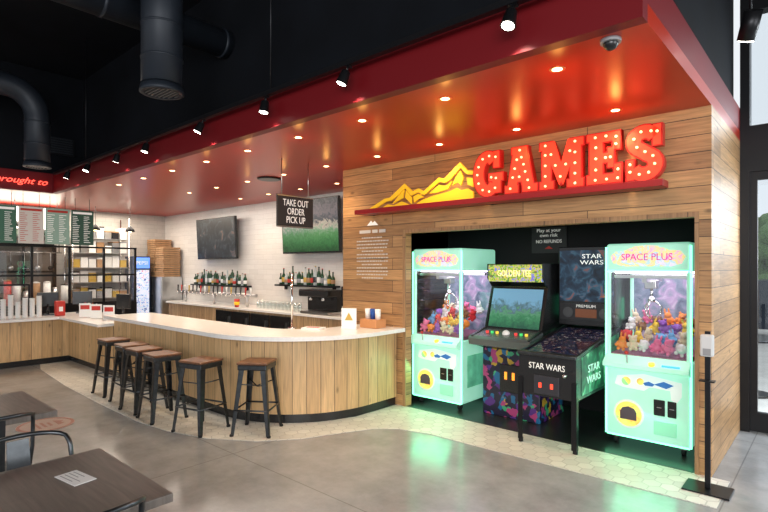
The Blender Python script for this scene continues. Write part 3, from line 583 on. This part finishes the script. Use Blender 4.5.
for x in(-.07,.04): MB().box(x,x+.025,-.016,-.010,.54,.585).build('coin_slot',rsl,cd_)
text('STAR WARS',(0,-.001,.735),X,Z,.055,.34,white_print,'lettering',p)
MB().cyl((.2,-.08,.69),(.2,0,.69),.008).sph((.2,-.085,.69),.018).build('plunger',chrome,p)
MB().prism([(.12,.49),(1.15,.49),(1.15,.96),(.12,.83)],(W+.001,0,0),Y,Z,X,.002).build('side_art',pin_side,p); MB().prism([(.12,.49),(1.15,.49),(1.15,.96),(.12,.83)],(-W-.001,0,0),Y,Z,(-1,0,0),.002).build('side_art',pin_side,p)
text('STAR\nWARS',(W+.004,.42,.66),Y,Z,.17,.36,M('side letters',(.6,.85,.75),.4,emit=(.5,.9,.7),es=.5),'side_lettering',p)
bb=MB().box(-.30,.30,.98,1.26,1.02,1.86,.01).build('backbox',black_plastic,p)
MB().box(-.28,.28,.970,.981,1.28,1.82).build('backglass',pin_art,bb)
text('STAR\nWARS',(.06,.967,1.725),X,Z,.11,.24,M('logo white',(.9,.9,.88),.4,emit=(1,1,.95),es=.6),'backglass_lettering',bb)
MB().box(-.28,.28,.972,.981,1.08,1.26).build('speaker_panel',M('speaker panel',(.02,.02,.022),.4),bb)
text('PREMIUM',(0,.969,1.23),X,Z,.03,.2,white_print,'small_lettering',bb)
for x in(-.19,.19): MB().prism(circle(x,0,.055),(0,.971,1.16),X,Z,NY,.006).build('speaker',M('speaker dark',(.07,.07,.075),.4),bb)
MB().box(-.11,.11,.966,.972,1.11,1.20).build('score_display',M('score display',(.05,.02,.02),.2,emit=(1,.3,.05),es=.12),bb)
nr=thing('warning_sign','small black notice with white lettering on the recess back wall above the machines','sign',(-2.62,5.975,1.99))
MB().box(-.22,.22,-.012,0,-.17,.14).build('board',M('notice black',(.02,.02,.022),.5),nr)
text('Play at your\nown risk',(0,-.0125,.075),X,Z,.10,.30,white_print,'lettering',nr); text('NO REFUNDS',(0,-.0125,-.03),X,Z,.04,.32,white_print,'lettering',nr); MB().prism([(-.05,0),(0,.035),(.05,0)],(0,-.012,-.12),X,Z,NY,.002).build('emblem',red_print,nr)

st=thing('sanitizer_stand','slim black stand with pale dispenser by the right wall corner','stand',(-.72,4.42,0.005))
MB().box(-.15,.15,-.12,.12,0,.010,.003).build('base',black_metal,st); MB().box(-.018,.018,-.013,.013,.010,1.17,.003).build('pole',black_metal,st)
dp=MB().box(-.040,.045,-.07,-.014,.99,1.15,.012).build('dispenser',M('pale grey plastic',(.6,.6,.6),.4),st); MB().box(-.02,.03,-.072,-.06,1.0,1.05).build('nozzle',grey_plastic,dp)
MB().box(-.05,.05,-.05,.02,.80,.81).build('drip_tray',black_metal,st)

# ------------------------------------------------------------------ lamps
rail=thing('track_rail','long black lighting track along the top of the red fascia','track rail',(0,0,0))
MB().box(-9.6,-1.1,2.675,2.725,3.16,3.20).build('rail',black_metal,rail)
for x in (-8.2,-3.72,-1.3): MB().cyl((x,2.7,3.20),(x,2.7,TOP),.006,n=6).build('hanger',black_metal,rail)
def make_spot(loc,label):
    t=thing('track_spotlight',label,'spotlight',loc,0,'spotlights on the lighting track')
    MB().cyl((0,0,0),(0,0,-.05),.010,n=8).box(-.03,.03,-.015,.015,-.012,.0).build('bracket',black_metal,t)
    MB().lathe([(.026,-.04),(.034,-.05),(.044,-.14),(.046,-.145)],n=20).build('lamp_head',black_metal,t)
    MB().cyl((0,0,-.147),(0,0,-.142),.036,n=20).build('lens',lamp_lens,t); return t
XS=[-1.40,-2.75,-3.79,-4.86,-6.16,-7.02,-8.05,-8.9]
names=['nearest the camera','second nearest','third nearest','fourth nearest','fifth nearest','sixth nearest','second farthest','farthest away']
lab=lambda i:'small black spotlight on the lighting track, %s'%names[i]
t0=make_spot((XS[0],2.70,3.16),lab(0))
for i in range(1,8): dup(t0,(XS[i],2.70,3.16),0,lab(i),'spotlights on the lighting track')
for i,o in enumerate([o for o in COL.objects if o.name.startswith('track_spotlight')]): o.rotation_euler=(-.35+.1*(i%3),.3 if i%2 else .05,0)
ps=thing('ceiling_spotlight','black cylindrical spotlight hanging near the high window at top right','spotlight',(-.47,4.26,3.2))
MB().cyl((0,0,0),(.05,-.08,.16),.055,n=20).build('lamp_head',black_metal,ps); MB().cyl((.03,-.04,.12),(.03,-.04,TOP-3.2),.008,n=8).build('rod',black_metal,ps); MB().cyl((-.002,.003,-.006),(0,0,0),.045).build('lens',lamp_lens,ps)
def make_down(loc,label):
    t=thing('downlight',label,'downlight',loc,0,'recessed downlights in the red ceiling')
    MB().lathe([(.034,0),(.048,-.004),(.052,0)],n=24).build('trim_ring',M('brass trim',(.7,.35,.15),.3,.8),t); MB().cyl((0,0,-.002),(0,0,-.0005),.032,n=20).build('lens',down_lens,t); return t
def light(kind,name,loc,energy,col,rot=(0,0,0),**kw):
    l=bpy.data.lights.new(name,kind); l.energy=energy; l.color=col
    for k_,v_ in kw.items(): setattr(l,k_,v_)
    o=bpy.data.objects.new(name,l); COL.objects.link(o); o.location=loc; o.rotation_euler=rot; return o
first=None
RO=['rightmost']+[ORD[k]+' from the right' for k in range(1,9)]
for yy,rn in [(3.2,'front'),(4.35,'middle'),(5.35,'back')]:
    for i in range(9):
        x=-1.35-i*.87
        if yy>5 and x>-4.9: continue
        lb='recessed downlight in the %s row of the red ceiling, %s'%(rn,RO[i if yy<5 else i-5])
        if first is None: first=make_down((x,yy,CH),lb)
        else: dup(first,(x,yy,CH),0,lb)
        if i%2==0 or yy<3.3:
            light('SPOT','downlight_lamp',(x,yy,CH-.03),36,(1,.74,.46),spot_size=2.1,spot_blend=.8,shadow_soft_size=.05)
        if yy<5 and i<7: light('POINT','downlight_spill',(x,yy,CH-.18),1.5-.2*i,(1,.46,.10),shadow_soft_size=.03)
for x in XS: light('SPOT','track_lamp',(x,2.70,2.98),35,(1,.92,.8),rot=(.35,0,0),spot_size=1.5,spot_blend=.6,shadow_soft_size=.04)
dm=thing('dome_camera','small dark dome camera on the red ceiling near its front corner','camera',(-.95,2.98,CH)); MB().cyl((0,0,-.02),(0,0,0),.055,n=24).build('mount',grey_plastic,dm); MB().sph((0,0,-.02),.042).build('dome',black_plastic,dm)
cs=thing('ceiling_speaker','round black ceiling speaker above the bar beside the hanging sign','speaker',(-6.1,4.4,CH)); MB().cyl((0,0,-.02),(0,0,0),.15,n=32).build('grille',black_plastic,cs); MB().lathe([(.15,-.022),(.17,-.015),(.17,0)],n=32).build('rim',black_metal,cs)

hs=thing('hanging_sign','black hanging sign with white take out pick up lettering over the bar','sign',(-4.86,3.88,2.31))
MB().box(-.012,.012,-.27,.27,-.19,.19,.003).build('board',M('sign black',(.02,.02,.022),.5),hs)
text('TAKE OUT\nORDER\nPICK UP',(.0125,0,0),Y,Z,.28,.38,white_print,'lettering',hs,line=.9)
for z0,z1 in((.175,.185),(-.185,-.178)): MB().box(-.014,.015,-.27,.27,z0,z1).build('border_strip',steel,hs)
for y in(-.2,.2): MB().cyl((0,y,.19),(0,y,CH-2.31),.005,n=6).build('hanger',steel,hs)

def tv(loc,w,h,mat,label,tilt):
    t=thing('television',label,'television',loc); t.rotation_euler=(tilt,0,0)
    MB().box(-w/2,w/2,-.03,.03,-h/2,h/2,.006).build('casing',black_plastic,t); MB().box(-w/2+.02,w/2-.02,-.033,-.029,-h/2+.03,h/2-.02).build('screen',mat,t); MB().box(-.12,.12,.03,.158,-.08,.08).build('wall_bracket',black_metal,t)
tv((-9.98,5.835,2.26),1.55,.88,tv1m,'wall television with a dark picture, the left one above the bottles',.05)
tv((-6.9,5.835,2.36),1.52,.94,tv2m,'wall television showing a green playing field, right of the hanging sign',.05)

def duct(x,y,zb,rr,far,label):
    t=thing('air_duct',label,'duct',(x,y,zb),0,'black round air ducts near the ceiling')
    L=4.35-zb
    if far: MB().cyl((0,0,.06),(0,0,TOP-zb),rr,n=32).build('drop_pipe',duct_metal,t)
    else:
        P=[(0,0,.06),(0,0,L-.5)]+[(0,-.4+.4*math.cos(a),L-.5+.4*math.sin(a)) for a in [PI/2*i/8 for i in range(1,9)]]+[(0,-6,L-.1)]
        MB().tube(P,rr,28).build('drop_pipe',duct_metal,t)
    for z in (.3,.62): MB().lathe([(rr,z),(rr+.006,z+.005),(rr+.006,z+.018),(rr,z+.022)],n=32).build('collar',duct_metal,t)
    MB().lathe([(rr+.004,.05),(rr+.014,0),(rr+.014,-.02),(rr-.03,-.02),(rr-.03,.0),(.0,.0)],n=32).build('outlet_ring',duct_metal,t)
    mb=MB()
    for k_ in range(-4,5):
        hw=math.sqrt(max(.001,(rr-.03)**2-(k_*rr/5)**2)); mb.box(-hw,hw,k_*rr/5-.006,k_*rr/5+.006,-.015,-.003)
    mb.build('grille',M('grille grey',(.2,.2,.2),.4,.5),t)
duct(-4.93,2.3,3.36,.19,True,'large dark round duct dropping from the ceiling above the bar')
duct(-8.84,2.26,3.14,.165,False,'dark round elbow duct at the far left above the order counter')
hd_=thing('main_duct','long horizontal dark duct passing behind the vertical duct at the top','duct',(-5.4,0,4.27),0)
MB().tube([(0,-6,0),(0,3.29,0)],.16,26).build('main_pipe',duct_metal,hd_)
for y in(1.9,2.6,3.2): MB().tube([(0,y,0),(0,y+.04,0)],.167,26).build('collar',duct_metal,hd_)
for y in(0,2.2): MB().cyl((0,y,.15),(0,y,TOP-4.27),.006,n=6).build('hanger',black_metal,hd_)
vg=thing('wall_vent','rectangular louvred vent on the black upper wall at far left','vent',(-10.148,2.95,3.75))
MB().box(0,.02,-.2,.2,-.15,.15).build('frame',black_metal,vg); mb=MB()
for i in range(7): mb.box(.02,.028,-.17,.17,-.12+i*.04,-.10+i*.04)
mb.build('louvres',duct_metal,vg)

ns=thing('neon_sign','glowing red neon script on the fascia at far left','sign',(-10.098,2.36,3.07))
text('brought to',(.01,0,0),Y,Z,.13,.74,neon,'neon_tube',ns,depth=.015,shear=.4)
boards=[('green and black menu board, leftmost above the order counter',(.015,.07,.04)),('white menu board with red heading, second from left above the order counter',(.38,.34,.30)),('grey green menu board, third from the left above the order counter',(.16,.24,.19)),('dark green menu board, rightmost above the order counter',(.012,.045,.03))]
for i,(lb,c) in enumerate(boards):
    m=thing('menu_board',lb,'menu board',(-10.55,2.20+i*.405,2.38),0,'menu boards above the order counter')
    MB().box(-.01,.01,-.19,.19,-.32,.32,.003).build('board',M('menu board %d'%i,c,.4,emit=c,es=.5),m)
    mb=MB(); random.seed(i)
    for ln in range(15):
        z=.2-ln*.034; mb.box(.0101,.012,-.165,-.165+.12*random.uniform(.5,1),z,z+.009); mb.box(.0101,.012,.02,.02+.12*random.uniform(.5,1),z,z+.009)
    mb.build('printed_text',white_print if i!=1 else red_print,m); MB().box(.0101,.012,-.16,.16,.25,.29).build('heading',red_print if i in(1,2) else white_print,m)
    for y in(-.12,.12): MB().cyl((0,y,.32),(0,y,CH-2.38),.004,n=6).build('hanger',black_metal,m)

# ------------------------------------------------------------------ kitchen
gp=thing('glass_partition','black framed glass partition between the order counter and the kitchen','partition',(-11.4,0,0))
MB().box(-.03,.03,-1.0,4.75,.003,.90).build('lower_panel',black_metal,gp)
for i in range(10): MB().box(-.022,.022,-1.0+i*.634,-1.0+i*.634+.04,.90,2.05).build('post',black_metal,gp)
for z in(.90,1.47,2.03): MB().box(-.02,.02,-1.0,4.75,z,z+.035).build('rail',black_metal,gp)
MB().box(-.004,.004,-1.0,4.75,.92,2.03).build('pane',glass,gp)
ov=thing('pizza_oven','large stainless steel oven behind the order counter at far left','oven',(-12.2,.8,0))
MB().box(-.4,.4,-1.1,1.1,.5,1.5,.02).build('body',steel,ov); MB().box(.40,.42,-.9,.9,.85,1.2,.005).build('door',black_plastic,ov); MB().tube([(.42,-.8,1.25),(.47,-.8,1.25),(.47,.8,1.25),(.42,.8,1.25)],.012).build('handle',chrome,ov)
for sx in(-1,1):
    for sy in(-1,1): MB().cyl((sx*.35,sy*1.0,0),(sx*.35,sy*1.0,.5),.03).build('leg',steel,ov)
hd=thing('extractor_hood','stainless steel extractor hood hanging at the kitchen wall','hood',(-12.3,2.1,2.25)); MB().prism([(-.38,0),(.45,0),(.45,.15),(.15,.6),(-.38,.6)],(0,-1.4,0),X,Z,Y,2.8).build('canopy',steel,hd); MB().box(.451,.456,-1.35,1.35,.03,.12).build('front_lip',chrome,hd)
pt=thing('prep_table','stainless steel prep table under the kitchen pass window','table',(-12.25,2.82,0)); MB().box(-.35,.35,-.85,.85,.86,.90,.004).build('tabletop',steel,pt); MB().box(-.33,.33,-.83,.83,.3,.33).build('lower_shelf',steel,pt)
for sx in(-1,1):
    for sy in(-1,1): MB().cyl((sx*.32,sy*.8,0),(sx*.32,sy*.8,.86),.02).build('leg',steel,pt)
random.seed(9)
KC=[('white',pot_white),('steel',steel),('black',black_plastic),('red',red_print),('white',pot_white),('steel',steel),('brown',kraft),('white',white_plastic),('steel',steel),('white',pot_white)]
for i,(n_,m_) in enumerate(KC):
    h_=random.uniform(.24,.50); r_=random.uniform(.06,.085)
    q=thing('kitchen_container','round %s container, %s on the steel prep table'%(n_,nth(i)),'container',(-12.1+.1*(i%2),2.08+i*.165,.901),0,'containers on the prep table'); MB().lathe([(r_*.9,0),(r_,.02),(r_,h_),(r_*.92,h_)],n=16).build('pot_body',m_,q); MB().lathe([(r_*1.03,h_),(r_*1.03,h_+.015),(.02,h_+.03)],n=16).build('lid',KC[(i+3)%10][1],q)
ur=thing('utensil_rail','steel rail holding hanging kitchen tools in front of the pass window','rail',(-12.35,2.5,1.95)); MB().tube([(0,-1.1,0),(0,1.1,0)],.012).build('rail',chrome,ur)
for y in(-1.05,1.05): MB().cyl((0,y,0),(0,y,.30),.008,n=8).build('hanger',black_metal,ur)
for i in range(9):
    q=thing('hanging_utensil','long kitchen utensil, %s on the steel rail'%nth(i),'utensil',(-12.337,1.55+i*.23,1.94),0,'utensils on the kitchen rail'); MB().cyl((0,0,-.28),(0,0,0),.007,n=8).build('handle',steel,q); MB().sph((0,0,-.31),.05,(.4,1,1)).build('utensil_head',steel if i%2 else black_metal,q)
rk=thing('storage_shelving','chrome wire storage shelving filled with boxes in the kitchen','shelving',(-12.38,4.32,0))
for sy in(-.58,.58):
    for sx in(-.24,.24): MB().cyl((sx,sy,0),(sx,sy,2.75),.014,n=8).build('post',chrome,rk)
for z in(.4,.95,1.3,1.62,1.94,2.26): MB().box(-.22,.22,-.56,.56,z,z+.018).build('shelf',steel,rk)
random.seed(11)
BC=[('brown',kraft),('white',white_plastic),('grey',grey_plastic),('white',pot_white),('steel',steel),('white',white_plastic),('mustard',mustard),('black',black_plastic),('brown',kraft),('white',pot_white),('steel',steel)]
for zi,z in enumerate((.97,1.32,1.64,1.96,2.28)):
    for c in range(7):
        bi=(zi*3+c*5+c*c)%11; h_=random.uniform(.16,.27); q=thing('storage_box','%s box, %s, %s shelf of the wire shelving'%(BC[bi][0],nth(c),['lowest loaded','second loaded','third loaded','fourth loaded','top'][zi]),'box',(-12.36,3.83+c*.162,z),0,'boxes on the kitchen shelving')
        dw=random.uniform(.062,.078)
        MB().box(-.15,.15,-dw,dw,0,h_,.004).build('box_body',BC[bi][1],q); MB().box(-.152,.152,-dw-.002,dw+.002,h_-.03,h_,.003).build('lid',BC[(bi+4)%11][1],q)
for i in range(5):
    q=thing('pendant_lamp','small warm pendant lamp over the kitchen partition, %s'%nth(i),'pendant lamp',(-11.6,1.9+i*.7,2.42),0,'pendant lamps in the kitchen'); MB().lathe([(.10,0),(.085,.05),(.03,.11),(.01,.13)],n=20).build('lamp_shade',black_metal,q); MB().sph((0,0,.02),.04).build('bulb',M('warm bulb',(1,.8,.5),.3,emit=(1,.7,.35),es=9),q); MB().cyl((0,0,.13),(0,0,.50),.004,n=6).build('cord',black_metal,q)
co=thing('drinks_cooler','tall narrow drinks cooler with a glowing blue lit header and glass door','cooler',(-12.38,5.19,0))
MB().box(-.22,.22,-.20,.20,0.05,1.90,.01).build('body',M('cooler body',(.03,.06,.14),.3),co); MB().box(.221,.23,-.18,.18,1.62,1.87).build('lit_header',cooler_glow,co); cdr=MB().box(.221,.225,-.17,.17,.2,1.58).build('door',cooler_in,co); MB().box(.226,.25,-.16,-.14,.7,1.2).build('handle',steel,cdr); MB().box(-.2,.2,-.18,.18,0,.05).build('plinth',rubber,co)
text('PEPSI',(.2305,0,1.745),Y,Z,.08,.25,white_print,'lettering',co)
sr=thing('steel_cabinet','tall steel cabinet in the back corner holding stacked pizza boxes','cabinet',(-12.20,5.72,0))
MB().box(-.45,.45,-.25,.25,.08,1.42,.01).build('body',steel,sr)
for x0,x1 in((-.43,-.01),(.01,.43)): dr=MB().box(x0,x1,-.265,-.25,.12,1.38).build('door',steel,sr); MB().box((x0 if x0>0 else x1)-.03*(1 if x0<0 else -1)-.008,(x0 if x0>0 else x1)-.03*(1 if x0<0 else -1)+.008,-.285,-.265,.7,1.0).build('handle',black_metal,dr)
MB().box(-.43,.43,-.23,.23,0,.08).build('plinth',rubber,sr)
random.seed(2)
PN=['lowest','second','third','fourth','fifth','sixth','seventh','eighth','ninth','tenth','eleventh','twelfth','thirteenth','fourteenth','fifteenth','sixteenth','seventeenth','eighteenth']
for sk,n in enumerate((18,14)):
    for i in range(n):
        wh='topmost in' if i==n-1 else 'at the bottom of' if i==0 else PN[i]+' from the bottom of'
        o=tag(MB().box(-.205,.205,-.205,.205,0,.042,.003).build('pizza_box',kraft),'kraft pizza box, %s the %s stack on the steel cabinet'%(wh,['taller','shorter'][sk]),'pizza box','pizza boxes on the steel cabinet')
        o.location=(-12.42+sk*.45+random.uniform(-.012,.012),5.72+random.uniform(-.012,.012),1.421+i*.050); o.rotation_euler=(0,0,random.uniform(-.04,.04))
sg=thing('sneeze_guard','low black framed glass guard standing on the order counter','glass guard',(-10.45,1.35,.80))
for y in(-1.2,-.4,.4,1.2): MB().box(-.015,.015,y-.015,y+.015,0,.55).build('post',black_metal,sg)
MB().box(-.015,.015,-1.2,1.2,.53,.56).build('rail',black_metal,sg)
MB().box(-.003,.003,-1.2,1.2,.04,.53).build('pane',glass,sg)
random.seed(4)
for i in range(7):
    h_=[.34,.30,.38,.26,.33,.29,.36][i]; q=thing('cup_stack','stack of white paper cups, %s of the row on the order counter'%nth(i),'cup stack',(-10.15,2.02+i*.10,.80),0,'cup stacks on the order counter')
    pr=[]; z=0
    while z<h_: pr+= [(.032,z),(.041,z+.02),(.041,z+.024)]; z+=.026
    MB().lathe(pr,n=16).build('cups',white_plastic,q); MB().lathe([(.034,z),(.043,z+.008),(.03,z+.012)],n=16).build('lid',white_plastic if i%2 else black_plastic,q)
q=thing('napkin_dispenser','red napkin dispenser on the order counter','dispenser',(-10.15,2.93,.80)); MB().box(-.06,.06,-.07,.07,0,.26,.015).build('body',red_print,q); MB().box(.06,.064,-.03,.03,.08,.16).build('slot',white_plastic,q)
SC=[('red',red_print),('mustard',mustard),('white',white_plastic),('red',red_print),('brown',kraft),('white',white_plastic)]
for i,(n_,m_) in enumerate(SC):
    q=thing('sauce_bottle','%s squeeze sauce bottle, %s on the low counter corner'%(n_,nth(i)),'sauce bottle',(-10.05+i*.09,3.30+.03*(i%2),.80),0,'sauce bottles on the low counter'); MB().lathe([(.03,0),(.032,.01),(.032,.15),(.02,.175),(.008,.21),(.004,.22)],n=14).build('bottle_body',m_,q); MB().lathe([(.033,.145),(.034,.15),(.033,.165)],n=14).build('collar',white_plastic,q)
for i,(x,y,rz) in enumerate(((-9.45,3.1,.9),(-9.1,3.15,.8),(-8.7,3.2,.7))):
    q=thing('menu_card','upright white and red menu card on the low counter, %s'%['leftmost of three','middle of three','rightmost of three'][i],'menu card',(x,y,.80),rz,'menu cards on the low counter'); MB().box(-.09,.09,-.004,.004,.01,.24).build('card',white_plastic,q); MB().box(-.07,.07,-.006,-.004,.14,.21).build('heading',red_print,q); MB().box(-.1,.1,-.04,.04,0,.01).build('base',glass,q)
def register(loc,rz,label):
    q=thing('register_screen',label,'register',loc,rz); MB().box(-.1,.1,-.08,.08,0,.02).build('base',black_plastic,q); MB().cyl((0,0,.02),(0,0,.2),.02).build('pole',black_plastic,q); MB().box(-.16,.16,-.015,.015,.16,.40,.006).build('display',black_plastic,q)
register((-10.5,3.40,.80),1.2,'black touch screen register at the inner corner of the order counter')
register((-10.45,2.83,.80),1.3,'black touch screen register behind the red napkin dispenser')
register((-8.9,3.5,.80),.3,'black touch screen register at the bar end of the low counter')

# ------------------------------------------------------------------ back bar contents
BCol=[('dark green',(.01,.05,.02)),('amber',(.30,.10,.01)),('clear',(.4,.45,.45)),('blue',(.02,.08,.35)),('brown',(.08,.03,.01)),('red',(.35,.02,.02))]
BMt=[M('bottle '+n,c,.08) for n,c in BCol]
def bottle_set(xs,y,z,grp,where):
    for i,x in enumerate(xs):
        ci=(i*5+i*i)%6; h_=random.uniform(.20,.34); fat=random.choice((.8,1,1.15)); sh_=random.uniform(.5,.68)
        q=thing('bottle','%s glass bottle, %s %s'%(BCol[ci][0],nth(i),where),'bottle',(x,y,z),0,grp)
        MB().lathe([(.034*fat,0),(.036*fat,.01),(.036*fat,h_*sh_),(.030*fat,h_*(sh_+.09)),(.013,h_*(sh_+.20)),(.012,h_*.95),(.014,h_*.96)],n=14).build('glass_body',BMt[ci],q)
        MB().lathe([(.0365*fat,h_*.15),(.0368*fat,h_*.155),(.0368*fat,h_*.43),(.0365*fat,h_*.435)],n=14).build('paper_label',[white_plastic,mustard,kraft,red_print,black_plastic,white_plastic,grey_plastic][i%7],q)
        MB().cyl((0,0,h_*.955),(0,0,h_),.015,n=10).build('cap',[black_plastic,red_print,steel,mustard][i%4],q)
random.seed(21)
for i,(x0,x1,z,nm) in enumerate(((-11.0,-8.9,1.27,'left'),(-7.85,-6.3,1.33,'right'))):
    q=thing('bottle_shelf','black shelf under the %s television carrying bottles'%nm,'shelf',(0,0,0)); MB().box(x0,x1,5.78,5.995,z-.03,z).build('shelf_board',black_metal,q)
    for x in(x0+.1,x1-.13): MB().box(x,x+.03,5.93,5.99,z-.10,z-.03).build('bracket',black_metal,q)
    n=22 if i==0 else 17
    bottle_set([x0+.06+k_*(x1-x0-.12)/(n-1) for k_ in range(n)],5.88,z,'bottles on the shelf under the %s television'%nm,'on the shelf under the %s television'%nm)
tt=thing('tap_tower','long steel beer tap tower on the back bar','beer tap',(-9.7,5.62,.885))
MB().tube([(-1.5,0,.22),(1.5,0,.22)],.035,14).build('pipe',steel,tt)
for x in(-1.2,0,1.2): MB().cyl((x,0,0),(x,0,.2),.03).build('leg',steel,tt)
for k_ in range(18):
    x=-1.42+k_*.167; l=MB().tube([(x,-.03,.22),(x,-.08,.22),(x,-.09,.17)],.009).build('tap',chrome,tt); MB().cyl((x,-.07,.23),(x,-.065,.37),.011,.018,n=10).build('tap_handle',[black_plastic,red_print,white_plastic,mustard,black_plastic][k_%5],l)
em=thing('coffee_machine','black and steel espresso machine on the back bar right of the taps','coffee machine',(-6.35,5.62,.885))
MB().box(-.36,.36,-.2,.12,.28,.40,.02).build('upper_body',black_plastic,em); MB().box(-.36,.36,.0,.12,.04,.30,.01).build('body',black_plastic,em); MB().box(-.34,.34,-.18,.1,0,.04).build('drip_tray',steel,em)
for x in(-.15,.15): MB().cyl((x,-.1,.22),(x,-.1,.28),.03).build('group_head',chrome,em)
cg=glassmat('cup glass',(.85,.9,.9),.25)
for i in range(12):
    x=-8.1+i*.11; q=thing('drinking_glass','clear drinking glass, %s of the row on the back bar'%nth(i),'glass',(x,5.6,.885),0,'glasses on the back bar'); MB().lathe([(.028,0),(.036,.15),(.033,.15),(.026,.01)],n=14).build('glass_cup',cg,q)
rc=thing('red_cup','red cup with yellow label standing on the back bar','cup',(-8.6,5.46,.885)); MB().lathe([(.04,0),(.055,.15),(.05,.15),(.037,.01)],n=16).build('cup_body',red_print,rc); MB().lathe([(.046,.04),(.050,.045),(.054,.10),(.052,.10)],n=16).build('sleeve',yellow,rc)
reg=thing('bar_register','black register screen standing on the back bar near the wooden wall','register',(-5.65,5.6,.885)); MB().box(-.12,.12,-.1,.1,0,.03).build('base',black_plastic,reg); MB().cyl((0,0,.03),(0,0,.25),.02).build('pole',black_plastic,reg); MB().box(-.2,.2,-.02,.02,.15,.46,.006).build('display',black_plastic,reg)
pl=thing('bar_post','thin chrome post rising from the bar worktop under the hanging sign','post',(-4.77,3.76,BH+.001)); MB().cyl((0,0,0),(0,0,.015),.05,n=20).build('base',chrome,pl); MB().cyl((0,0,.015),(0,0,.62),.011).build('pole',chrome,pl); MB().sph((0,0,.63),.018).build('cap',chrome,pl)
tb2=thing('flyer_holder','white flyer holder standing on the bar end by the wooden wall','flyer holder',(-4.25,4.18,BH+.001),.5); MB().box(-.09,.09,-.02,.02,0,.012).build('foot',white_plastic,tb2); MB().box(-.09,.09,-.004,.004,.012,.24).build('holder',white_plastic,tb2); MB().prism([(-.05,.10),(.05,.10),(.0,.19)],(0,-.0045,0),X,Z,NY,.002).build('print',mustard,tb2)
nb=thing('condiment_caddy','orange and white caddy holding cups on the bar end at the wall','caddy',(-4.14,4.47,BH+.001)); MB().box(-.13,.13,-.09,.09,0,.10,.006).build('tray',M('caddy wood',(.55,.25,.10),.5),nb)
for x,c in((-.08,white_plastic),(0,BMt[3]),(.08,white_plastic)): MB().lathe([(.03,.10),(.036,.22),(.03,.22),(.027,.10)],(x,0,0),n=14).build('cup',c,nb)
q=thing('menu_stack','stack of white printed menus lying on the bar','menus',(-4.55,3.9,BH+.001),.4); MB().box(-.12,.12,-.08,.08,0,.02).build('paper',white_plastic,q); MB().box(-.08,.08,-.03,.03,.02,.021).build('print',red_print,q)

# ------------------------------------------------------------------ light
W_=bpy.data.worlds.new('World'); S.world=W_; W_.use_nodes=True; bg=W_.node_tree.nodes['Background']; bg.inputs[0].default_value=(.92,.96,1,1); bg.inputs[1].default_value=.95
def area(name,loc,target,e,col,sx,sy):
    d=Vector(target)-Vector(loc); o=light('AREA',name,loc,e,col,shape='RECTANGLE',size=sx,size_y=sy); o.rotation_euler=d.to_track_quat('-Z','Y').to_euler(); return o
area('window_daylight',(2.5,-4.0,2.6),(-4,4,.5),420,(.97,.98,1),5,2.4)
area('window_daylight_side',(5,2.5,2.5),(-3,3,.8),140,(.95,.98,1),3,2.5)
area('outdoor_daylight',(1.0,6.9,2.6),(-.3,4.6,0),220,(.92,.97,1),2.2,2)
area('kitchen_fill',(-11.9,2.9,2.88),(-11.9,2.9,0),150,(1,.88,.72),1.0,4.5)  # unseen area light added to brighten the kitchen, no fixture behind it
area('back_bar_lamp',(-8.5,5.0,2.88),(-8.5,5.3,0),60,(1,.90,.78),6,.6)
area('sign_glow',(-1.9,4.3,2.6),(-1.9,4.7,2.6),3,(1,.2,.08),1.8,.3)
for mx,my in((-3.54,4.92),(-1.285,5.0)): area('claw_floor_glow',(mx,my-.05,.4),(mx,my-.5,.0),4,(.15,1,.5),.5,.5)
area('recess_glow',(-2.4,5.9,1.2),(-2.4,5.0,.6),2.5,(.1,1,.5),2.0,.3)

cam=bpy.data.cameras.new('camera'); co_=bpy.data.objects.new('camera',cam); COL.objects.link(co_); S.camera=co_
co_.location=(0,0,1.65); co_.rotation_euler=(PI/2,0,math.radians(41.56)); cam.lens=24; cam.sensor_width=36; cam.shift_y=.0143; cam.clip_start=.05
S.view_settings.view_transform='Standard'
S.view_settings.look='None'
S.view_settings.exposure=0
